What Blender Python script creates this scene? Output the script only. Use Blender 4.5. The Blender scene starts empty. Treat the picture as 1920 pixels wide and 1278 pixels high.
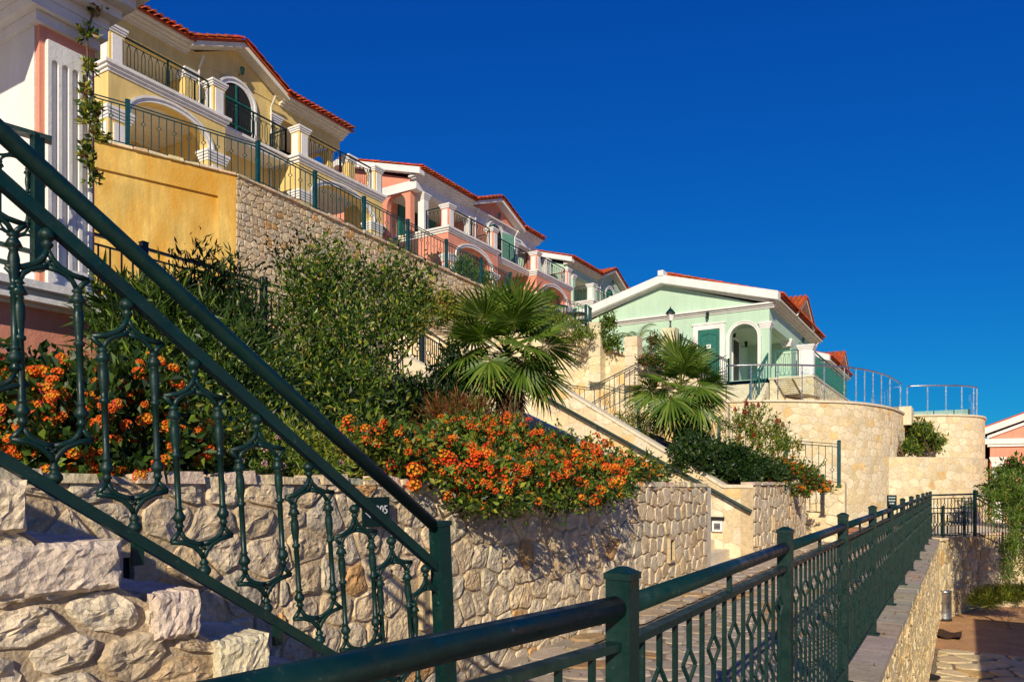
import bpy, math, random
import numpy as np
from mathutils import Vector, Matrix, noise as mnoise

# ---------------------------------------------------------------- camera, sky, sun
scene = bpy.context.scene
COL = scene.collection
TH = math.radians(31.2)
CT, ST = math.cos(TH), math.sin(TH)
FP, CX, HY = 1400.0, 960.0, 905.0          # focal length in photo pixels, principal column, horizon row
cam_d = bpy.data.cameras.new('camera')
cam = bpy.data.objects.new('camera', cam_d); COL.objects.link(cam)
cam.location = (0, 0, 0); cam.rotation_euler = (math.radians(90), 0, TH)
cam_d.sensor_width = 36; cam_d.lens = FP / 1920 * 36; cam_d.shift_y = (HY - 639) / 1920
cam_d.clip_start = 0.05; cam_d.clip_end = 8000
scene.camera = cam

SUN = Vector((-0.33, 0.84, -0.43)).normalized()
SKY_GRADE = ((0.018, 1.3), (0.41, 1.0), (1.95, 0.55))
world = bpy.data.worlds.new('World'); scene.world = world; world.use_nodes = True
wn, wl = world.node_tree.nodes, world.node_tree.links
wn.clear()
sky = wn.new('ShaderNodeTexSky'); sky.sky_type = 'NISHITA'; sky.sun_disc = False
sky.sun_elevation = math.asin(-SUN.z); sky.sun_rotation = math.atan2(-SUN.x, -SUN.y)
sky.air_density = 1.0; sky.dust_density = 0.0; sky.ozone_density = 4.0; sky.altitude = 300
sep = wn.new('ShaderNodeSeparateColor'); com = wn.new('ShaderNodeCombineColor')     # the same colour grade for the whole sky
wl.new(sky.outputs[0], sep.inputs[0])
for ch, (gain, power) in enumerate(SKY_GRADE):
    pw = wn.new('ShaderNodeMath'); pw.operation = 'POWER'; pw.inputs[1].default_value = power; wl.new(sep.outputs[ch], pw.inputs[0])
    gn = wn.new('ShaderNodeMath'); gn.operation = 'MULTIPLY'; gn.inputs[1].default_value = gain; wl.new(pw.outputs[0], gn.inputs[0]); wl.new(gn.outputs[0], com.inputs[ch])
bg = wn.new('ShaderNodeBackground'); bg.inputs['Strength'].default_value = 0.10
wo = wn.new('ShaderNodeOutputWorld')
wl.new(com.outputs[0], bg.inputs[0]); wl.new(bg.outputs[0], wo.inputs[0])
sun_d = bpy.data.lights.new('sun', 'SUN'); sun_d.energy = 5.0; sun_d.angle = math.radians(0.5)
sun_d.color = (1.0, 0.88, 0.67)
sun = bpy.data.objects.new('sun', sun_d); COL.objects.link(sun)
sun.rotation_euler = SUN.to_track_quat('-Z', 'Y').to_euler()
vs = scene.view_settings
vs.view_transform = 'Standard'; vs.look = 'None'; vs.exposure = 0.0; vs.gamma = 1.0; vs.use_curve_mapping = False

# ---------------------------------------------------------------- measuring helpers
def pt(px, py, D):
    u = (px - CX) / FP * D; w = (HY - py) / FP * D
    return Vector((u * CT - D * ST, u * ST + D * CT, w))
def onX(px, X):
    r = (px - CX) / FP
    D = X / (CT * r - ST)
    return D
def px_onX(px, py, X):
    return pt(px, py, onX(px, X))
def px_onY(px, py, Y):
    r = (px - CX) / FP
    return pt(px, py, Y / (ST * r + CT))
def depth(p):
    return -p[0] * ST + p[1] * CT
def pxcol(x, y):
    D = -x * ST + y * CT
    return CX + FP * (x * CT + y * ST) / D
def lerp(a, b, t): return a + (b - a) * t

# ---------------------------------------------------------------- mesh helpers
def fast_mesh(name, verts, faces, cols=None, smooth=False):
    """verts: (N,3) array; faces: list of index lists or (M,4) array; cols: per-face colours"""
    me = bpy.data.meshes.new(name)
    verts = np.asarray(verts, dtype=np.float32)
    me.vertices.add(len(verts)); me.vertices.foreach_set('co', verts.ravel())
    if isinstance(faces, np.ndarray):
        tot = np.full(len(faces), faces.shape[1], dtype=np.int32); idx = faces.astype(np.int32).ravel()
    else:
        tot = np.array([len(f) for f in faces], dtype=np.int32)
        idx = np.fromiter((i for f in faces for i in f), dtype=np.int32, count=int(tot.sum()))
    start = np.concatenate(([0], np.cumsum(tot)[:-1])).astype(np.int32)
    me.loops.add(len(idx)); me.loops.foreach_set('vertex_index', idx)
    me.polygons.add(len(tot)); me.polygons.foreach_set('loop_start', start)
    try: me.polygons.foreach_set('loop_total', tot)
    except Exception: pass
    me.polygons.foreach_set('use_smooth', np.full(len(tot), bool(smooth)))
    me.update(calc_edges=True)
    at = me.color_attributes.new('col', 'FLOAT_COLOR', 'CORNER')
    if cols is None: c = np.ones((len(idx), 4), dtype=np.float32)
    else:
        cols = np.asarray(cols, dtype=np.float32)
        c = np.ones((len(idx), 4), dtype=np.float32); c[:, :3] = np.repeat(cols, tot, axis=0)
    at.data.foreach_set('color', c.ravel())
    return me

def wloc(o):
    v = Vector((0, 0, 0))
    while o is not None:
        v = v + Vector(o.location); o = o.parent
    return v

class MB:
    def __init__(self): self.v = []; self.f = []; self.c = []
    def add(self, vs, fs, col=(1, 1, 1)):
        n = len(self.v); self.v.extend([tuple(p) for p in vs])
        for q in fs: self.f.append([i + n for i in q]); self.c.append(col)
    def hexa(self, p, col=(1, 1, 1)):
        self.add(p, [(0, 3, 2, 1), (4, 5, 6, 7), (0, 1, 5, 4), (1, 2, 6, 5), (2, 3, 7, 6), (3, 0, 4, 7)], col)
    def box(self, x0, y0, z0, x1, y1, z1, col=(1, 1, 1)):
        x0, x1 = sorted((x0, x1)); y0, y1 = sorted((y0, y1)); z0, z1 = sorted((z0, z1))
        self.hexa([(x0, y0, z0), (x1, y0, z0), (x1, y1, z0), (x0, y1, z0), (x0, y0, z1), (x1, y0, z1), (x1, y1, z1), (x0, y1, z1)], col)
    def bar(self, p, q, w, h, col=(1, 1, 1), up=Vector((0, 0, 1))):
        p, q = Vector(p), Vector(q); d = (q - p).normalized()
        s = d.cross(up)
        s = Vector((1, 0, 0)) if s.length < 1e-5 else s.normalized()
        u = s.cross(d).normalized()
        a, b = s * w / 2, u * h / 2
        self.hexa([p - a - b, p + a - b, p + a + b, p - a + b, q - a - b, q + a - b, q + a + b, q - a + b], col)
    def tube(self, pts, r, n=8, col=(1, 1, 1), cap=True):
        pts = [Vector(p) for p in pts]; rs = r if isinstance(r, (list, tuple)) else [r] * len(pts)
        rings = []; prev = None
        for i, p in enumerate(pts):
            d = (pts[min(i + 1, len(pts) - 1)] - pts[max(i - 1, 0)]).normalized()
            if prev is None:
                s = d.cross(Vector((0, 0, 1)))
                s = Vector((1, 0, 0)) if s.length < 1e-3 else s.normalized()
            else:
                s = prev - d * prev.dot(d); s.normalize()
            prev = s; u = s.cross(d)
            rings.append([p + (s * math.cos(2 * math.pi * k / n) + u * math.sin(2 * math.pi * k / n)) * rs[i] for k in range(n)])
        base = len(self.v)
        for rg in rings: self.v.extend([tuple(q) for q in rg])
        for i in range(len(rings) - 1):
            for k in range(n):
                a = base + i * n + k; b = base + i * n + (k + 1) % n
                self.f.append([a, b, b + n, a + n]); self.c.append(col)
        if cap:
            self.f.append([base + k for k in range(n)][::-1]); self.c.append(col)
            e = base + (len(rings) - 1) * n
            self.f.append([e + k for k in range(n)]); self.c.append(col)
    def prism(self, poly, vec, col=(1, 1, 1)):
        vec = Vector(vec); n = len(poly); b = len(self.v)
        self.v.extend([tuple(p) for p in poly]); self.v.extend([tuple(Vector(p) + vec) for p in poly])
        self.f.append([b + i for i in range(n)][::-1]); self.f.append([b + n + i for i in range(n)])
        self.c += [col, col]
        for i in range(n):
            j = (i + 1) % n
            self.f.append([b + i, b + j, b + n + j, b + n + i]); self.c.append(col)
    def lathe(self, c, prof, n=12, col=(1, 1, 1)):
        c = Vector(c)
        self.tube([c + Vector((0, 0, z)) for r, z in prof], [max(r, 1e-4) for r, z in prof], n, col)
    def build(self, name, mat, parent=None, kind=None, smooth=False, local=False):
        if not self.v: return None
        vs = np.array(self.v, dtype=np.float64)
        if parent is not None and not local: vs = vs - np.array(wloc(parent))[None, :]
        off = None
        if parent is None:
            off = Vector(((vs[:, 0].min() + vs[:, 0].max()) / 2, (vs[:, 1].min() + vs[:, 1].max()) / 2, vs[:, 2].min()))
            vs = vs - np.array(off)[None, :]
        me = fast_mesh(name, vs, self.f, self.c, smooth)
        me.materials.append(mat)
        o = bpy.data.objects.new(name, me); COL.objects.link(o)
        if parent is not None: o.parent = parent
        else: o.location = off
        if kind: o['kind'] = kind
        return o
    def mesh(self, name, mat, smooth=False):
        me = fast_mesh(name, self.v, self.f, self.c, smooth); me.materials.append(mat); return me

def thing(name, label, cat, loc=(0, 0, 0), group=None):
    o = bpy.data.objects.new(name, None); COL.objects.link(o); o.location = loc
    o.empty_display_size = 0.2
    o['label'] = label; o['category'] = cat
    if group: o['group'] = group
    return o
def tag(o, label, cat, group=None):
    o['label'] = label; o['category'] = cat
    if group: o['group'] = group
    return o
def struct(name, loc=(0, 0, 0)):
    o = bpy.data.objects.new(name, None); COL.objects.link(o); o.location = loc; o['kind'] = 'structure'; return o
def link(name, me, parent, loc, rot=None, scale=None):
    o = bpy.data.objects.new(name, me); COL.objects.link(o); o.parent = parent
    o.location = Vector(loc) - (wloc(parent) if parent else Vector((0, 0, 0)))
    if rot is not None: o.rotation_euler = rot
    if scale is not None: o.scale = scale
    return o

# ---------------------------------------------------------------- materials
def newmat(name):
    m = bpy.data.materials.new(name); m.use_nodes = True
    nt = m.node_tree; b = nt.nodes['Principled BSDF']; return m, nt, nt.nodes, nt.links, b
def coords(nt, scale=1.0):
    g = nt.nodes.new('ShaderNodeNewGeometry'); return g.outputs['Position']
def noise(nt, vec, scale, detail=5, rough=0.55, stretch=None):
    n = nt.nodes.new('ShaderNodeTexNoise'); n.inputs['Scale'].default_value = scale
    n.inputs['Detail'].default_value = detail; n.inputs['Roughness'].default_value = rough
    if stretch:
        mp = nt.nodes.new('ShaderNodeMapping'); mp.inputs['Scale'].default_value = stretch
        nt.links.new(vec, mp.inputs[0]); vec = mp.outputs[0]
    nt.links.new(vec, n.inputs['Vector']); return n.outputs['Fac']
def ramp(nt, fac, stops):
    r = nt.nodes.new('ShaderNodeValToRGB'); e = r.color_ramp.elements
    while len(e) < len(stops): e.new(0.5)
    for k, (p, c) in enumerate(stops):
        e[k].position = p; e[k].color = (c, c, c, 1) if isinstance(c, (int, float)) else (*c, 1)
    nt.links.new(fac, r.inputs[0]); return r.outputs[0]
def mul(nt, a, b, f=1.0, mode='MULTIPLY'):
    m = nt.nodes.new('ShaderNodeMix'); m.data_type = 'RGBA'; m.blend_type = mode
    if hasattr(f, 'is_linked'): nt.links.new(f, m.inputs[0])
    else: m.inputs[0].default_value = f
    for s, i in ((a, 6), (b, 7)):
        if hasattr(s, 'is_linked'): nt.links.new(s, m.inputs[i])
        else: m.inputs[i].default_value = (*s, 1)
    return m.outputs[2]
def bump(nt, bsdf, h, dist, strength=1.0, prev=None):
    b = nt.nodes.new('ShaderNodeBump'); b.inputs['Distance'].default_value = dist; b.inputs['Strength'].default_value = strength
    nt.links.new(h, b.inputs['Height'])
    if prev is not None: nt.links.new(prev, b.inputs['Normal'])
    nt.links.new(b.outputs[0], bsdf.inputs['Normal']); return b.outputs[0]

def stone_mat(name, base, cscale=6, bd=0.012, bs=22, var=(0.62, 1.2), vein=(0.75, 0.5, 0.28), veinamt=0.5):
    m, nt, N, L, b = newmat(name); P = coords(nt)
    at = N.new('ShaderNodeAttribute'); at.attribute_name = 'col'
    c = mul(nt, base, at.outputs['Color'])
    c = mul(nt, c, ramp(nt, noise(nt, P, cscale, 6, 0.65), [(0.3, var[0]), (0.7, var[1])]))
    c = mul(nt, c, ramp(nt, noise(nt, P, cscale * 9, 4, 0.7), [(0.3, 0.8), (0.65, 1.12)]))
    st = ramp(nt, noise(nt, P, cscale * 0.55, 5, 0.7), [(0.56, 0.0), (0.74, veinamt)])
    c = mul(nt, c, mul(nt, c, vein), st, 'MIX')
    L.new(c, b.inputs['Base Color']); b.inputs['Roughness'].default_value = 0.92; b.inputs['Specular IOR Level'].default_value = 0.2
    v = N.new('ShaderNodeTexVoronoi'); v.inputs['Scale'].default_value = bs * 0.9; v.feature = 'F1'
    L.new(P, v.inputs['Vector'])
    n1 = bump(nt, b, noise(nt, P, bs, 8, 0.62), bd)
    n2 = bump(nt, b, v.outputs['Distance'], bd * 0.8, 0.7, n1)
    bump(nt, b, noise(nt, P, bs * 6, 3, 0.6), bd * 0.25, 0.8, n2)
    return m
def stucco(name, base, var=0.12, stain=None, rough=0.85, bd=0.003, gloss=0.3):
    m, nt, N, L, b = newmat(name); P = coords(nt)
    at = N.new('ShaderNodeAttribute'); at.attribute_name = 'col'
    c = mul(nt, base, at.outputs['Color'])
    c = mul(nt, c, ramp(nt, noise(nt, P, 1.3, 6, 0.6), [(0.3, 1 - var), (0.7, 1 + var * 0.6)]))
    # weather streaks that run down the wall
    c = mul(nt, c, ramp(nt, noise(nt, P, 2.2, 5, 0.65, (3.0, 3.0, 0.35)), [(0.35, 1 - var * 0.9), (0.62, 1.03)]))
    if stain:
        s = ramp(nt, noise(nt, P, 0.8, 6, 0.62, (1.6, 1.6, 0.45)), [(0.45, 0.0), (0.68, 0.85)])
        c = mul(nt, c, stain, s, 'MIX')
    L.new(c, b.inputs['Base Color']); b.inputs['Roughness'].default_value = rough; b.inputs['Specular IOR Level'].default_value = gloss
    n1 = bump(nt, b, noise(nt, P, 14, 6, 0.6), bd * 2)
    bump(nt, b, noise(nt, P, 90, 3, 0.6), bd, 0.8, n1)
    return m
def paint(name, base, rough=0.35, spec=0.5, metallic=0.0, wear=True):
    m, nt, N, L, b = newmat(name); P = coords(nt)
    at = N.new('ShaderNodeAttribute'); at.attribute_name = 'col'
    c = mul(nt, base, at.outputs['Color'])
    if wear:
        c = mul(nt, c, ramp(nt, noise(nt, P, 7, 6, 0.7), [(0.35, 0.7), (0.7, 1.25)]))
        s = ramp(nt, noise(nt, P, 28, 6, 0.8), [(0.63, 0.0), (0.72, 0.6)])
        c = mul(nt, c, (0.16, 0.17, 0.15), s, 'MIX')
        L.new(ramp(nt, noise(nt, P, 22, 4, 0.6), [(0.3, rough * 0.7), (0.7, rough * 1.5)]), b.inputs['Roughness'])
        bump(nt, b, noise(nt, P, 60, 4, 0.6), 0.0012)
    else: b.inputs['Roughness'].default_value = rough
    L.new(c, b.inputs['Base Color']); b.inputs['Specular IOR Level'].default_value = spec; b.inputs['Metallic'].default_value = metallic
    return m
def leaf_mat(name, rough=0.45, trans=0.3, base=(1, 1, 1)):
    m, nt, N, L, b = newmat(name)
    at = N.new('ShaderNodeAttribute'); at.attribute_name = 'col'
    c = mul(nt, base, at.outputs['Color'])
    L.new(c, b.inputs['Base Color']); b.inputs['Roughness'].default_value = rough; b.inputs['Specular IOR Level'].default_value = 0.4
    t = N.new('ShaderNodeBsdfTranslucent'); L.new(mul(nt, c, (1.2, 1.5, 0.5)), t.inputs['Color'])
    mx = N.new('ShaderNodeMixShader'); mx.inputs[0].default_value = trans
    L.new(b.outputs[0], mx.inputs[1]); L.new(t.outputs[0], mx.inputs[2])
    L.new(mx.outputs[0], N['Material Output'].inputs['Surface']); return m

M = {}
M['rubble'] = stone_mat('rubble_stone', (0.73, 0.60, 0.41), 8, 0.010, 36)
M['mortar'] = stone_mat('mortar', (0.60, 0.46, 0.28), 9, 0.008, 45, (0.75, 1.15), (0.8, 0.6, 0.4), 0.3)
M['mortar_light'] = stone_mat('light_mortar', (0.66, 0.55, 0.37), 9, 0.006, 40, (0.8, 1.12), (0.85, 0.68, 0.45), 0.3)
M['cream'] = stone_mat('cream_limestone', (0.76, 0.65, 0.45), 3.5, 0.012, 14, (0.82, 1.12), (0.92, 0.68, 0.38), 0.55)
M['ochre'] = stone_mat('ochre_limestone', (0.66, 0.54, 0.33), 4, 0.012, 14, (0.8, 1.12), (0.9, 0.6, 0.28), 0.6)
M['smooth'] = stone_mat('smooth_render_stone', (0.74, 0.64, 0.47), 2.2, 0.003, 30, (0.86, 1.08), (0.9, 0.7, 0.42), 0.45)
M['paving'] = stone_mat('paving_slab', (0.44, 0.37, 0.29), 5, 0.004, 30, (0.75, 1.15), (0.8, 0.66, 0.5), 0.4)
M['joint'] = stone_mat('paving_joint', (0.27, 0.22, 0.165), 10, 0.004, 40)
M['tan'] = stone_mat('hillside_tan_stone', (0.64, 0.53, 0.36), 3, 0.02, 12, (0.7, 1.2), (0.85, 0.6, 0.38), 0.5)
M['soil'] = stone_mat('soil', (0.12, 0.075, 0.045), 3, 0.03, 12)
M['sand'] = stone_mat('sandy_dirt', (0.56, 0.31, 0.15), 1.8, 0.012, 30, (0.75, 1.2), (0.8, 0.7, 0.6), 0.4)
M['yellow'] = stucco('yellow_stucco', (0.78, 0.58, 0.22), 0.13)
M['ochrewall'] = stucco('stained_ochre_stucco', (0.74, 0.50, 0.135), 0.25, (0.60, 0.28, 0.015), 0.8, 0.006)
M['pink'] = stucco('pink_stucco', (0.76, 0.31, 0.21), 0.12)
M['mint'] = stucco('mint_stucco', (0.46, 0.63, 0.485), 0.05)
M['white'] = stucco('white_stucco', (0.80, 0.78, 0.75), 0.09)
M['whitecream'] = stucco('cream_stucco', (0.74, 0.69, 0.56), 0.06)
M['iron'] = paint('dark_green_iron', (0.002, 0.024, 0.020), 0.42, 0.4)
M['ironblue'] = paint('teal_iron', (0.004, 0.055, 0.06), 0.4, 0.4)
M['ironblack'] = paint('blackened_iron', (0.006, 0.02, 0.022), 0.4)
M['shutter'] = paint('green_shutter', (0.012, 0.14, 0.105), 0.45)
M['steel'] = paint('brushed_steel', (0.45, 0.46, 0.47), 0.3, 0.5, 0.9)
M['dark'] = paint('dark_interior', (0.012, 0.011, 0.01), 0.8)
M['darkwood'] = paint('dark_wood', (0.035, 0.018, 0.01), 0.5)
M['wood'] = stucco('teak_slats', (0.52, 0.31, 0.15), 0.2)
M['tile'] = stone_mat('terracotta_tile', (0.50, 0.10, 0.03), 4, 0.004, 30, (0.65, 1.25), (0.6, 0.4, 0.35), 0.5)
M['leaf'] = leaf_mat('foliage', 0.42, 0.28)
M['petal'] = leaf_mat('petals', 0.6, 0.25)
M['bark'] = stone_mat('bark', (0.16, 0.10, 0.055), 14, 0.01, 40)
M['letter'] = paint('white_lettering', (0.75, 0.77, 0.76), 0.6, wear=False)
M['mosaic'] = stone_mat('pool_mosaic', (0.45, 0.62, 0.55), 20, 0.01, 40)
M['block'] = stone_mat('chiseled_limestone', (0.74, 0.64, 0.48), 11, 0.009, 55, (0.7, 1.18), (0.78, 0.55, 0.33), 0.45)
M['mortar_near'] = stone_mat('sandy_mortar', (0.50, 0.39, 0.26), 14, 0.006, 90, (0.8, 1.12), (0.85, 0.65, 0.4), 0.3)
M['brownbox'] = stucco('brown_terracotta', (0.34, 0.16, 0.085), 0.1)
def glass_mat():
    m, nt, N, L, b = newmat('clear_glass')
    t = N.new('ShaderNodeBsdfTransparent'); t.inputs[0].default_value = (0.80, 0.90, 0.92, 1)
    g = N.new('ShaderNodeBsdfGlossy'); g.inputs['Roughness'].default_value = 0.03
    f = N.new('ShaderNodeFresnel'); f.inputs[0].default_value = 1.35
    mx = N.new('ShaderNodeMixShader'); L.new(f.outputs[0], mx.inputs[0]); L.new(t.outputs[0], mx.inputs[1]); L.new(g.outputs[0], mx.inputs[2])
    L.new(mx.outputs[0], N['Material Output'].inputs['Surface']); return m
M['glass'] = glass_mat()

# ---------------------------------------------------------------- stonework
def clip_half(poly, nx, ny, c):
    """keep the side where nx*u+ny*v <= c"""
    out = []; n = len(poly)
    for i in range(n):
        a, b = poly[i], poly[(i + 1) % n]
        da = nx * a[0] + ny * a[1] - c; db = nx * b[0] + ny * b[1] - c
        if da <= 0: out.append(a)
        if (da < 0 < db) or (db < 0 < da):
            t = da / (da - db); out.append((a[0] + (b[0] - a[0]) * t, a[1] + (b[1] - a[1]) * t))
    return out
def area2(p):
    return 0.5 * sum(p[i][0] * p[(i + 1) % len(p)][1] - p[(i + 1) % len(p)][0] * p[i][1] for i in range(len(p)))
def cells(poly, su, sv, jit, seed, holes=()):
    """irregular stone outlines filling a convex polygon; su, sv mean stone size"""
    R = random.Random(seed)
    if area2(poly) < 0: poly = poly[::-1]
    us = [p[0] for p in poly]; vs_ = [p[1] for p in poly]
    u0, u1, v0, v1 = min(us), max(us), min(vs_), max(vs_)
    nu, nv = int((u1 - u0) / su) + 5, int((v1 - v0) / sv) + 5
    seeds = {}
    for j in range(nv):
        off = R.uniform(0, 1)
        for i in range(nu):
            seeds[i, j] = ((u0 / su + i - 2 + 0.5 * (j % 2) + R.uniform(-jit, jit)), (v0 / sv + j - 2 + R.uniform(-jit, jit)))
    out = []
    for (i, j), (a, b) in seeds.items():
        c = [(a - 2, b - 2), (a + 2, b - 2), (a + 2, b + 2), (a - 2, b + 2)]
        for dj in (-2, -1, 0, 1, 2):
            for di in (-2, -1, 0, 1, 2):
                if (di or dj) and (i + di, j + dj) in seeds and c:
                    p, q = seeds[i + di, j + dj]; nx, ny = p - a, q - b
                    c = clip_half(c, nx, ny, (p * p + q * q - a * a - b * b) / 2)
        if len(c) < 3: continue
        c = [(x * su, y * sv) for x, y in c]
        for k in range(len(poly)):
            A, B = poly[k], poly[(k + 1) % len(poly)]
            nx, ny = B[1] - A[1], -(B[0] - A[0])
            if c: c = clip_half(c, nx, ny, nx * A[0] + ny * A[1])
        if len(c) < 3 or abs(area2(c)) < su * sv * 0.12: continue
        mu = sum(x for x, y in c) / len(c); mv = sum(y for x, y in c) / len(c)
        if any(h[0] - su * .3 < mu < h[1] + su * .3 and h[2] - sv * .3 < mv < h[3] + sv * .3 for h in holes): continue
        out.append(c)
    return out
def stone_geo(cell, joint, dep, R, mapf, mb, col, fine=False):
    n = len(cell); cu = sum(p[0] for p in cell) / n; cv = sum(p[1] for p in cell) / n
    ring = []
    for k in range(n):
        a, b = cell[k], cell[(k + 1) % n]
        L = math.hypot(b[0] - a[0], b[1] - a[1])
        if L < 0.04 * math.sqrt(abs(area2(cell))): continue
        for t in ((0.16, 0.5, 0.84) if fine else (0.2, 0.8)):
            ring.append((a[0] + (b[0] - a[0]) * t, a[1] + (b[1] - a[1]) * t))
    rr = math.sqrt(abs(area2(cell)) / math.pi) + 1e-6
    ring = [(cu + (u - cu) * (1 - joint / rr * R.uniform(0.6, 1.5)), cv + (v - cv) * (1 - joint / rr * R.uniform(0.6, 1.5))) for u, v in ring]
    m = len(ring)
    if m < 3: return
    tu, tv = R.uniform(-.3, .3) * dep / rr, R.uniform(-.3, .3) * dep / rr
    if fine: levels = [(1.0, -.3, 0), (.985, .35, .1), (.95, .72, .2), (.86, .92, .3), (.7, 1.0, .35), (.48, 1.05, .35), (.24, 1.05, .35)]
    else: levels = [(1.0, -0.3, 0), (0.985, 0.5, .2), (0.9, 0.92, .16)]
    ox = R.uniform(0, 50); vs = []
    for li, (s, w, j) in enumerate(levels):
        for u, v in ring:
            jj = R.uniform(-.05, .05) if fine and 1 < li else 0
            uu, vv = cu + (u - cu) * (s + jj), cv + (v - cv) * (s + jj)
            if fine: q = (chip(uu / rr * 1.5 + ox, vv / rr * 1.5) * 1.5 + R.uniform(-.10, .10)) * j * 1.5
            else: q = R.uniform(-j, j)
            vs.append(mapf(uu, vv, dep * (w + q) + (tu * (uu - cu) + tv * (vv - cv) if w > 0 else 0)))
    vs.append(mapf(cu, cv, dep * R.uniform(0.9, 1.1)))
    fs = []
    for l in range(len(levels) - 1):
        for k in range(m):
            a = l * m + k; b = l * m + (k + 1) % m
            if fine and l: fs += [(a, b, b + m), (a, b + m, a + m)] if (k + l) % 2 else [(a, b, a + m), (b, b + m, a + m)]
            else: fs.append((a, b, b + m, a + m))
    t = (len(levels) - 1) * m
    for k in range(m): fs.append((t + k, t + (k + 1) % m, len(vs) - 1))
    mb.add(vs, fs, col)
def chip(a, b):
    return mnoise.noise(Vector((a, b, 3.1))) + .5 * abs(mnoise.noise(Vector((a * 2.3, b * 2.3, 9.7)))) * 2 - .5
PAL_GREY = [(1, 1, 1), (1.08, 1.06, 1.04), (.92, .9, .88), (1.1, 1.04, .94), (.95, .86, .74), (1.05, 1.0, .95), (.9, .93, .97), (.95, .68, .42)]
PAL_CREAM = [(1, 1, 1), (1.06, 1.06, 1.05), (1, .97, .9), (1.03, .95, .82), (.97, .9, .76), (1.05, 1.02, 1), (1, .82, .55)]
def lay(parent, cs, mapf, joint, dep, mat, pal, seed=1, name='stone', limit=300, fine_n=0, rare=0.06):
    """stones as parts of parent: the largest in view one by one, the rest joined"""
    R = random.Random(seed)
    def size(c):
        n = len(c); p = mapf(sum(q[0] for q in c) / n, sum(q[1] for q in c) / n, 0)
        d = depth(p)
        if d < 0.4: return 0
        x = CX + FP * (p[0] * CT + p[1] * ST) / d; y = HY - FP * p[2] / d
        vis = 1.0 if -60 < x < 1980 and -60 < y < 1340 else 0.001
        return vis * abs(area2(c)) / (d * d)
    cs = sorted(cs, key=size, reverse=True)
    L = wloc(parent); rest = MB()
    for k, c in enumerate(cs):
        col = pal[-1] if R.random() < rare else pal[R.randrange(len(pal) - 1)]
        f = R.uniform(.88, 1.1); col = tuple(x * f for x in col)
        if k < limit:
            mb = MB(); stone_geo(c, joint, dep, R, mapf, mb, col, k < fine_n)
            mb.build(name, mat, parent)
        else: stone_geo(c, joint, dep, R, mapf, rest, col)
    rest.build(name + 's_beyond', mat, parent, kind='stuff')
def map_plane(P0, e, n):
    """u along horizontal unit e from P0, v = height, w outwards along n"""
    P0, e, n = Vector(P0), Vector(e), Vector(n)
    return lambda u, v, w: (P0.x + e.x * u + n.x * w, P0.y + e.y * u + n.y * w, v)
def map_ground(z):
    return lambda u, v, w: (u, v, z + w)
# ---------------------------------------------------------------- ground, paths, hillside
Z_PATH, Z_LEDGE, Z_YARD = -1.6, -1.37, -3.4
X_WALL = -3.4                                   # front of the planter walls
def sheet(name, pts, mat, kind='structure', thick=None):
    mb = MB()
    if thick: mb.prism([(x, y, z - thick) for x, y, z in pts], (0, 0, thick))
    else: mb.add(pts, [tuple(range(len(pts)))])
    return mb.build(name, mat, None, kind)
sheet('ground', [(-900, -600, -3.75), (3500, -600, -3.75), (3500, 3500, -3.75), (-900, 3500, -3.75)], M['sand'])
def terrain(name, x0, x1, y0, y1, zf, mat, n=36, amp=0.06, seed=1):
    R = np.random.RandomState(seed); xs = np.linspace(x0, x1, n); ys = np.linspace(y0, y1, n); v = []; f = []
    for j, y in enumerate(ys):
        for i, x in enumerate(xs): v.append((x, y, zf(x, y) + R.uniform(-amp, amp)))
    for j in range(n - 1):
        for i in range(n - 1):
            a = j * n + i; f.append((a, a + 1, a + n + 1, a + n))
    me = fast_mesh(name, np.array(v), f, None, True); me.materials.append(mat)
    o = bpy.data.objects.new(name, me); COL.objects.link(o); o['kind'] = 'structure'; return o
terrain('planting_soil', -9.35, -3.62, -6, 11.35, lambda x, y: lerp(-.12, 2.0, min(1, max(0, (-3.8 - x) / 5.3))), M['soil'])
terrain('planting_soil', -9.35, -3.62, 14.75, 19.7, lambda x, y: lerp(-.12, 2.0, min(1, max(0, (-3.8 - x) / 5.3))), M['soil'], seed=2)
def block(name, poly, z0, z1, mat):
    mb = MB(); mb.prism([(x, y, z0) for x, y in poly], (0, 0, z1 - z0)); return mb.build(name, mat, None, 'structure')
block('walkway', [(-15.3, -8), (-9.3, -8), (-9.3, 22.3), (-15.3, 22.3)], -3.7, 2.08, M['smooth'])
block('upper_terrace', [(-40, -8), (-17.6, -8), (-16.7, 8.9), (-15.5, 11.9), (-15.5, 23.6), (-40, 23.6)], -3.7, 7.1, M['smooth'])
block('upper_terrace', [(-40, 23.6), (-15.5, 23.6), (-12.8, 26.3), (-12.8, 75), (-40, 75)], -3.7, 5.7, M['smooth'])
block('hillside', [(-12.8, 22.9), (-7.9, 22.9), (-8.6, 28.5), (-12.8, 28.5)], -3.7, 3.3, M['soil'])

# path and courtyard, laid with irregular slabs
path = struct('path', (-2, 10, Z_PATH))
mb = MB(); mb.box(-3.45, -3, -3.7, -0.96, 21.2, Z_PATH); mb.box(-9.3, 21.2, -3.7, -.82, 32.5, Z_PATH - .004)
mb.build('path_bed', M['joint'], path)
cs = cells([(-3.05, 2.2), (-0.97, 2.2), (-0.97, 21), (-3.05, 21)], .36, .34, .36, 11)
lay(path, cs, map_ground(Z_PATH), .016, .014, M['paving'], PAL_GREY, 12, 'paving_stone', 300)
cs = cells([(-3.38, 2.2), (-3.06, 2.2), (-3.06, 21), (-3.38, 21)], .30, .42, .12, 13)
lay(path, cs, map_ground(Z_PATH + .035), .012, .03, M['paving'], PAL_CREAM, 14, 'border_stone', 120)

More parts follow.
